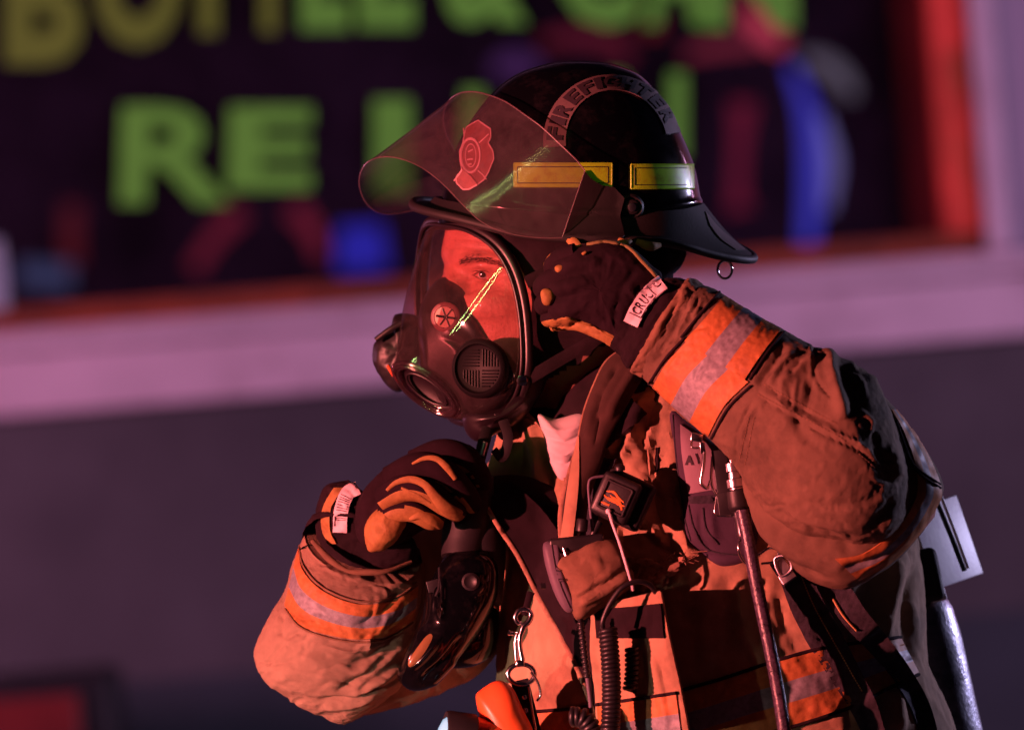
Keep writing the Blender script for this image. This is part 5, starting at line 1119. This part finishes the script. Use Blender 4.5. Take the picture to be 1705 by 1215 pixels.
x_ = MB(); x_.tube([(998, 868, -276), (990, 884, -278), (984, 898, -276)], 6, 10, steps=14); x_.build('cable_gland', M['black'], ga); x_ = MB(); x_.lathe((1032, 782, -280), (0, -1, -0.2), [(9, 0), (9, 6), (5, 10), (0.1, 10)], 18); x_.build('cable_gland', M['black'], ga)
rd = thing('radio', 'purple grey handheld radio tucked in the open chest pocket', 'radio', (935, 1010, -330)); DZ[rd.name] = -34
x_ = MB(); x_.box((960, 905, -262), (92, 26, 44), -6, bev=0.2); x_.build('radio_top', M['black'], rd)
x_ = MB(); x_.grid(star([(904, 908), (914, 900), (930, 902), (934, 930), (944, 965), (958, 1005), (956, 1018), (940, 1016), (922, 985), (908, 940)], (928, 955), -264, 26, 26, 80, 12, 3.5), cv=True); x_.build('radio_body', M['grey_plastic'], rd); rb_ = x_.bvh()
x_ = MB(); x_.tube([(x, y, drop(rb_, x, y, 0.5)) for x, y in resample([(918, 903), (924, 940), (934, 975), (950, 1012)], 20)], 0.9, 6, steps=30); x_.build('case_seam', M['ink'], rd)
x_ = MB(); x_.lathe((905, 975, -275), (-1, 0.1, -0.2), [(5, -3), (5, 5), (0.1, 6)], 16); x_.build('knob', M['black'], rd); x_ = MB(); x_.tube([(938, 912, -288), (942, 925, -290)], 1.8, 6, steps=6); x_.build('switch', M['steel'], rd); x_ = MB(); x_.lathe((968, 884, -270), (0.1, -1, 0), [(10, 0), (10, 18), (8, 21), (0.1, 21)], 20); x_.build('knob', M['black'], rd)

def coil(p, rad, turns, wr, x_):
    c = resample(p, 200); t = np.gradient(c, axis=0); t /= np.linalg.norm(t, axis=1, keepdims=True); out = []
    n = turns * 14
    for k in range(n + 1):
        f = k / n * 199; i = min(int(f), 198); q = c[i] * (1 - (f - i)) + c[i + 1] * (f - i); tt = t[i]
        a = np.cross(tt, [0, 0, 1.0]); a /= np.linalg.norm(a); b = np.cross(tt, a); th = 2 * math.pi * k / 14
        out.append(tuple(q + a * rad * math.cos(th) + b * rad * math.sin(th)))
    o = np.array(out)
    x_.tube(o, wr, 8, steps=len(o) * 2)
cc = thing('coiled_cord', 'thick black coiled cord hanging in front of the tan chest pocket', 'cord', (1018, 1215, -370)); DZ[cc.name] = -66
x_ = MB(); x_.tube([(1092, 986, -288), (1080, 972, -304), (1060, 968, -314), (1036, 978, -318), (1016, 1004, -316), (1004, 1032, -312), (1003, 1046, -308)], 4.6, 10, steps=60); x_.build('cord_lead', M['black'], cc)
x_ = MB(); coil([(1012, 1048, -306), (1017, 1110, -310), (1018, 1170, -310), (1014, 1240, -308)], 12.5, 26, 4.2, x_); x_.build('cord_coil', M['black'], cc)
x_ = MB(); coil([(1052, 1078, -284), (1052, 1120, -284), (1048, 1150, -282)], 9, 9, 3.6, x_); x_.build('cord_coil', M['black'], cc)
c2_ = thing('coiled_cord', 'short loop of black coiled cord at the bottom edge of the coat front', 'cord', (970, 1215, -340)); DZ[c2_.name] = -45
x_ = MB(); coil([(952, 1192, -296), (972, 1196, -300), (985, 1215, -300), (992, 1250, -298)], 13, 9, 5, x_); x_.build('cord_coil', M['black'], c2_)
an = thing('antenna', 'thin ribbed dark antenna hanging below the radio pocket', 'antenna', (985, 1225, -340)); DZ[an.name] = -45
x_ = MB(); prof = [(5, 0)] 
for k in range(12): prof += [(4.2, 4 + k * 8), (6.2, 6 + k * 8), (6.2, 9 + k * 8), (4.2, 11 + k * 8)]
x_.lathe((966, 1030, -292), (0.12, 1, 0), prof, 16); x_.build('ribbed_base', M['black'], an)
x_ = MB(); x_.tube([(978, 1128, -292), (983, 1170, -292), (988, 1235, -290)], [4, 3.6, 3], 10, steps=30); x_.build('antenna_rod', M['grey_plastic'], an)

# snap hook and leather keeper
sk = thing('snap_hook', 'shiny steel snap hook and ring hanging on a black strap at the coat front', 'hook', (875, 1120, -285))
Z = -276
x_ = MB()
x_.tube([(868, 1052, Z), (872, 1042, Z), (880, 1034, Z), (884, 1024, Z), (880, 1016, Z), (870, 1014, Z), (862, 1018, Z), (858, 1028, Z), (862, 1036, Z), (868, 1036, Z + 2)], [5, 5.5, 5.5, 5, 4.6, 4.5, 4.5, 4.4, 4, 3], 10, steps=80)
x_.tube([(872, 1044, Z), (866, 1060, Z), (866, 1080, Z), (870, 1100, Z)], [5.5, 5, 4.5, 5], 10, steps=30); x_.tube([(862, 1052, Z), (858, 1070, Z), (860, 1098, Z)], [3.6, 3, 3.6], 8, steps=20)
x_.lathe((853, 1054, Z - 2), (-1, -0.2, 0), [(3.4, -4), (3.4, 3), (4.6, 4), (4.6, 7), (0.1, 8)], 14); x_.build('hook', M['chrome'], sk)
x_ = MB(); x_.box((866, 1104, Z), (16, 12, 12), -5, bev=0.3); x_.tube([(868 + 22 * math.cos(a), 1122 + 17 * math.sin(a), Z + 2) for a in np.linspace(0, 2 * math.pi, 17)[:-1]], 4.2, 10, steps=70, closed=True); x_.build('swivel_ring', M['chrome'], sk)
x_ = MB(); x_.tube([(884, 1118, Z - 6), (896, 1136, Z - 6), (900, 1156, Z - 4), (894, 1166, Z - 2)], 2.2, 8, steps=24); x_.build('split_ring', M['chrome'], sk)
x_ = MB(); x_.box((877, 1180, Z + 4), (30, 100, 8), -14, bev=0.2); sb_ = x_.bvh(); x_.build('leather_keeper', M['black'], sk)
x_ = MB(); x_.tube([(880, 1142, Z - 4), (886, 1180, Z - 4), (896, 1240, Z - 2)], 2.2, 8, steps=24)
for y_ in (1160, 1182): x_.lathe((873 + (y_ - 1160) * 0.1, y_, Z), (0, 0, -1), [(5, -2), (5, 2), (3, 4), (0.1, 4.4)], 16)
x_.build('rivet', M['chrome'], sk)
x_ = MB(); x_.tube([(884, 985, Z + 4), (878, 1005, Z + 2), (874, 1024, Z)], [7, 6, 6], 10, steps=24, flat=0.5); x_.build('hanging_strap', M['black_cloth'], sk)

# right-angle orange torch at the lower edge
fl = thing('torch', 'orange right-angle torch with black bezel and pale blue lens at the bottom edge', 'torch', (820, 1260, -300))
x_ = MB(); P = star([(792, 1160), (800, 1148), (822, 1134), (840, 1134), (856, 1148), (870, 1178), (888, 1215), (900, 1260), (892, 1300), (830, 1300), (812, 1240), (800, 1200)], (845, 1215), -290, 40, 40, 100, 18, 2.2)
x_.grid(P, cv=True); x_.build('torch_body', M['orange_plastic'], fl)
x_ = MB(); x_.lathe((810, 1240, -300), (-0.985, -0.10, -0.14), [(10, -22), (44, -16), (46, 0), (46, 22), (40, 26)], 48); x_.build('torch_neck', M['orange_plastic'], fl)
x_ = MB(); x_.lathe((788, 1236, -312), (-0.985, -0.10, -0.14), [(45, -2), (48, 0), (50, 44), (48, 50), (40, 50), (38, 44)], 48); x_.build('bezel', M['matte_black'], fl)
x_ = MB(); x_.lathe((788, 1236, -312), (-0.985, -0.10, -0.14), [(40, 46), (34, 54), (20, 60), (0.1, 62)], 48); x_.build('torch_lens', M['cyan_glass'], fl)

# ================================================================ REGULATOR HELD BELOW THE FIST
rg = thing('regulator', 'glossy black breathing regulator with amber window hanging below the gloved fist', 'regulator', (740, 1140, -140))
x_ = MB(); P = star([(738, 928), (770, 912), (812, 920), (830, 950), (826, 1000), (800, 1050), (762, 1098), (722, 1140), (690, 1150), (668, 1138), (662, 1118), (678, 1080), (700, 1030), (712, 980)], (752, 1030), -150, 60, 50, 140, 22, 2.4)
P = sculpt(P, [([(738, 950), (738, 990), (734, 1035)], 4, 7), ([(730, 945), (728, 990), (724, 1020)], 3, -4), ([(672, 1118), (700, 1100), (735, 1060)], 7, 9), ([(700, 1132), (740, 1100), (770, 1060)], 6, -8), ([(715, 1142), (760, 1095)], 6, 6), ([(790, 960), (800, 975), (790, 990)], 5, 6), ([(704, 1040), (690, 1080), (676, 1108)], 4, 5)])
x_.grid(P, cv=True); x_.build('regulator_body', M['gloss_black'], rg); rgb_ = x_.bvh()
x_ = MB(); P = star([(724, 1052), (728, 1062), (716, 1086), (696, 1104), (682, 1110), (680, 1100), (694, 1078), (710, 1058)], (704, 1082), drop(rgb_, 704, 1082, 0) + 2, 7, 8, 50, 10); x_.grid(P, cv=True); x_.build('amber_window', mat('amber_plastic', (0.22, 0.11, 0.045), 0.25, bump=0.05, coat=0.3), rg)
x_ = MB(); x_.box((722, 975, drop(rgb_, 722, 975, 0)), (22, 20, 10), -15); x_.tube([(732, 945, drop(rgb_, 732, 945, 3)), (732, 975, drop(rgb_, 732, 975, 3)), (726, 992, drop(rgb_, 726, 992, 3))], 3, 8, steps=20); x_.build('lever', M['black'], rg)
x_ = MB(); x_.lathe((784, 968, drop(rgb_, 784, 968, 0)), (-0.1, 0, -1), [(15, -3), (15, 5), (11, 8), (7, 5), (0.1, 5)], 28); x_.build('dial', M['black'], rg)
x_ = MB(); x_.tube([(792, 790, -150), (786, 840, -140), (776, 890, -130), (770, 930, -140)], [30, 36, 40, 36], 24, steps=50)
P = star([(742, 860), (790, 840), (830, 850), (842, 900), (838, 980), (830, 1010), (790, 980), (745, 930)], (795, 915), -120, 40, 50, 60, 12); x_.grid(P, cv=True); x_.build('breathing_hose', M['matte_black'], rg)
x_ = MB(); P = star([(770, 1030), (800, 1006), (828, 1014), (832, 1050), (822, 1086), (790, 1108), (750, 1112), (738, 1100)], (792, 1062), -80, 46, 46, 80, 16); x_.grid(P, cv=True); x_.build('rear_cap', M['gloss_black'], rg)

# added green lights, placed to mirror as a double streak in the mask lens
def streak_light(offs, wdt, strength):
    pts = []
    for t in np.linspace(0, 0.74, 11):
        x = 836 + (722 - 836) * t + offs * 0.80 * math.sin(math.pi * min(1, 0.12 + t)); y = 443 + (598 - 443) * t + offs * 0.6 * math.sin(math.pi * min(1, 0.12 + t)); e_ = 3.0
        p0 = T((x, y, drop(lnb, x, y)))
        n = (T((x + e_, y, drop(lnb, x + e_, y))) - T((x - e_, y, drop(lnb, x - e_, y)))).cross(T((x, y + e_, drop(lnb, x, y + e_))) - T((x, y - e_, drop(lnb, x, y - e_)))).normalized()
        v = (p0 - Vector((0, -DIST, CZ))).normalized(); r = v - 2 * v.dot(n) * n
        pts.append((p0 + r * 1.8, p0))
    pts = [(pts[0][0],) + pts[0][1:]] + pts[1:]
    for (a, c0), (b, c1) in zip(pts[:-1], pts[1:]):
        L_ = (b - a).length
        if L_ < 0.02 or (a.y > -0.3): continue
        d_ = bpy.data.lights.new('streak_light', 'AREA'); d_.shape = 'RECTANGLE'; d_.size = L_ * 1.02; d_.size_y = wdt
        d_.color = (0.62, 1.0, 0.32); d_.energy = strength * L_ * wdt; d_.spread = math.radians(11)
        o = bpy.data.objects.new('streak_light', d_); COL.objects.link(o)
        z_ = ((a + b) / 2 - (c0 + c1) / 2).normalized(); x1 = (b - a).normalized(); y1 = z_.cross(x1).normalized(); z_ = x1.cross(y1)
        m_ = Matrix((x1, y1, z_)).transposed().to_4x4(); m_.translation = (a + b) / 2; o.matrix_world = m_
streak_light(-3.2, 0.010, 1.1); streak_light(4.2, 0.006, 0.9)
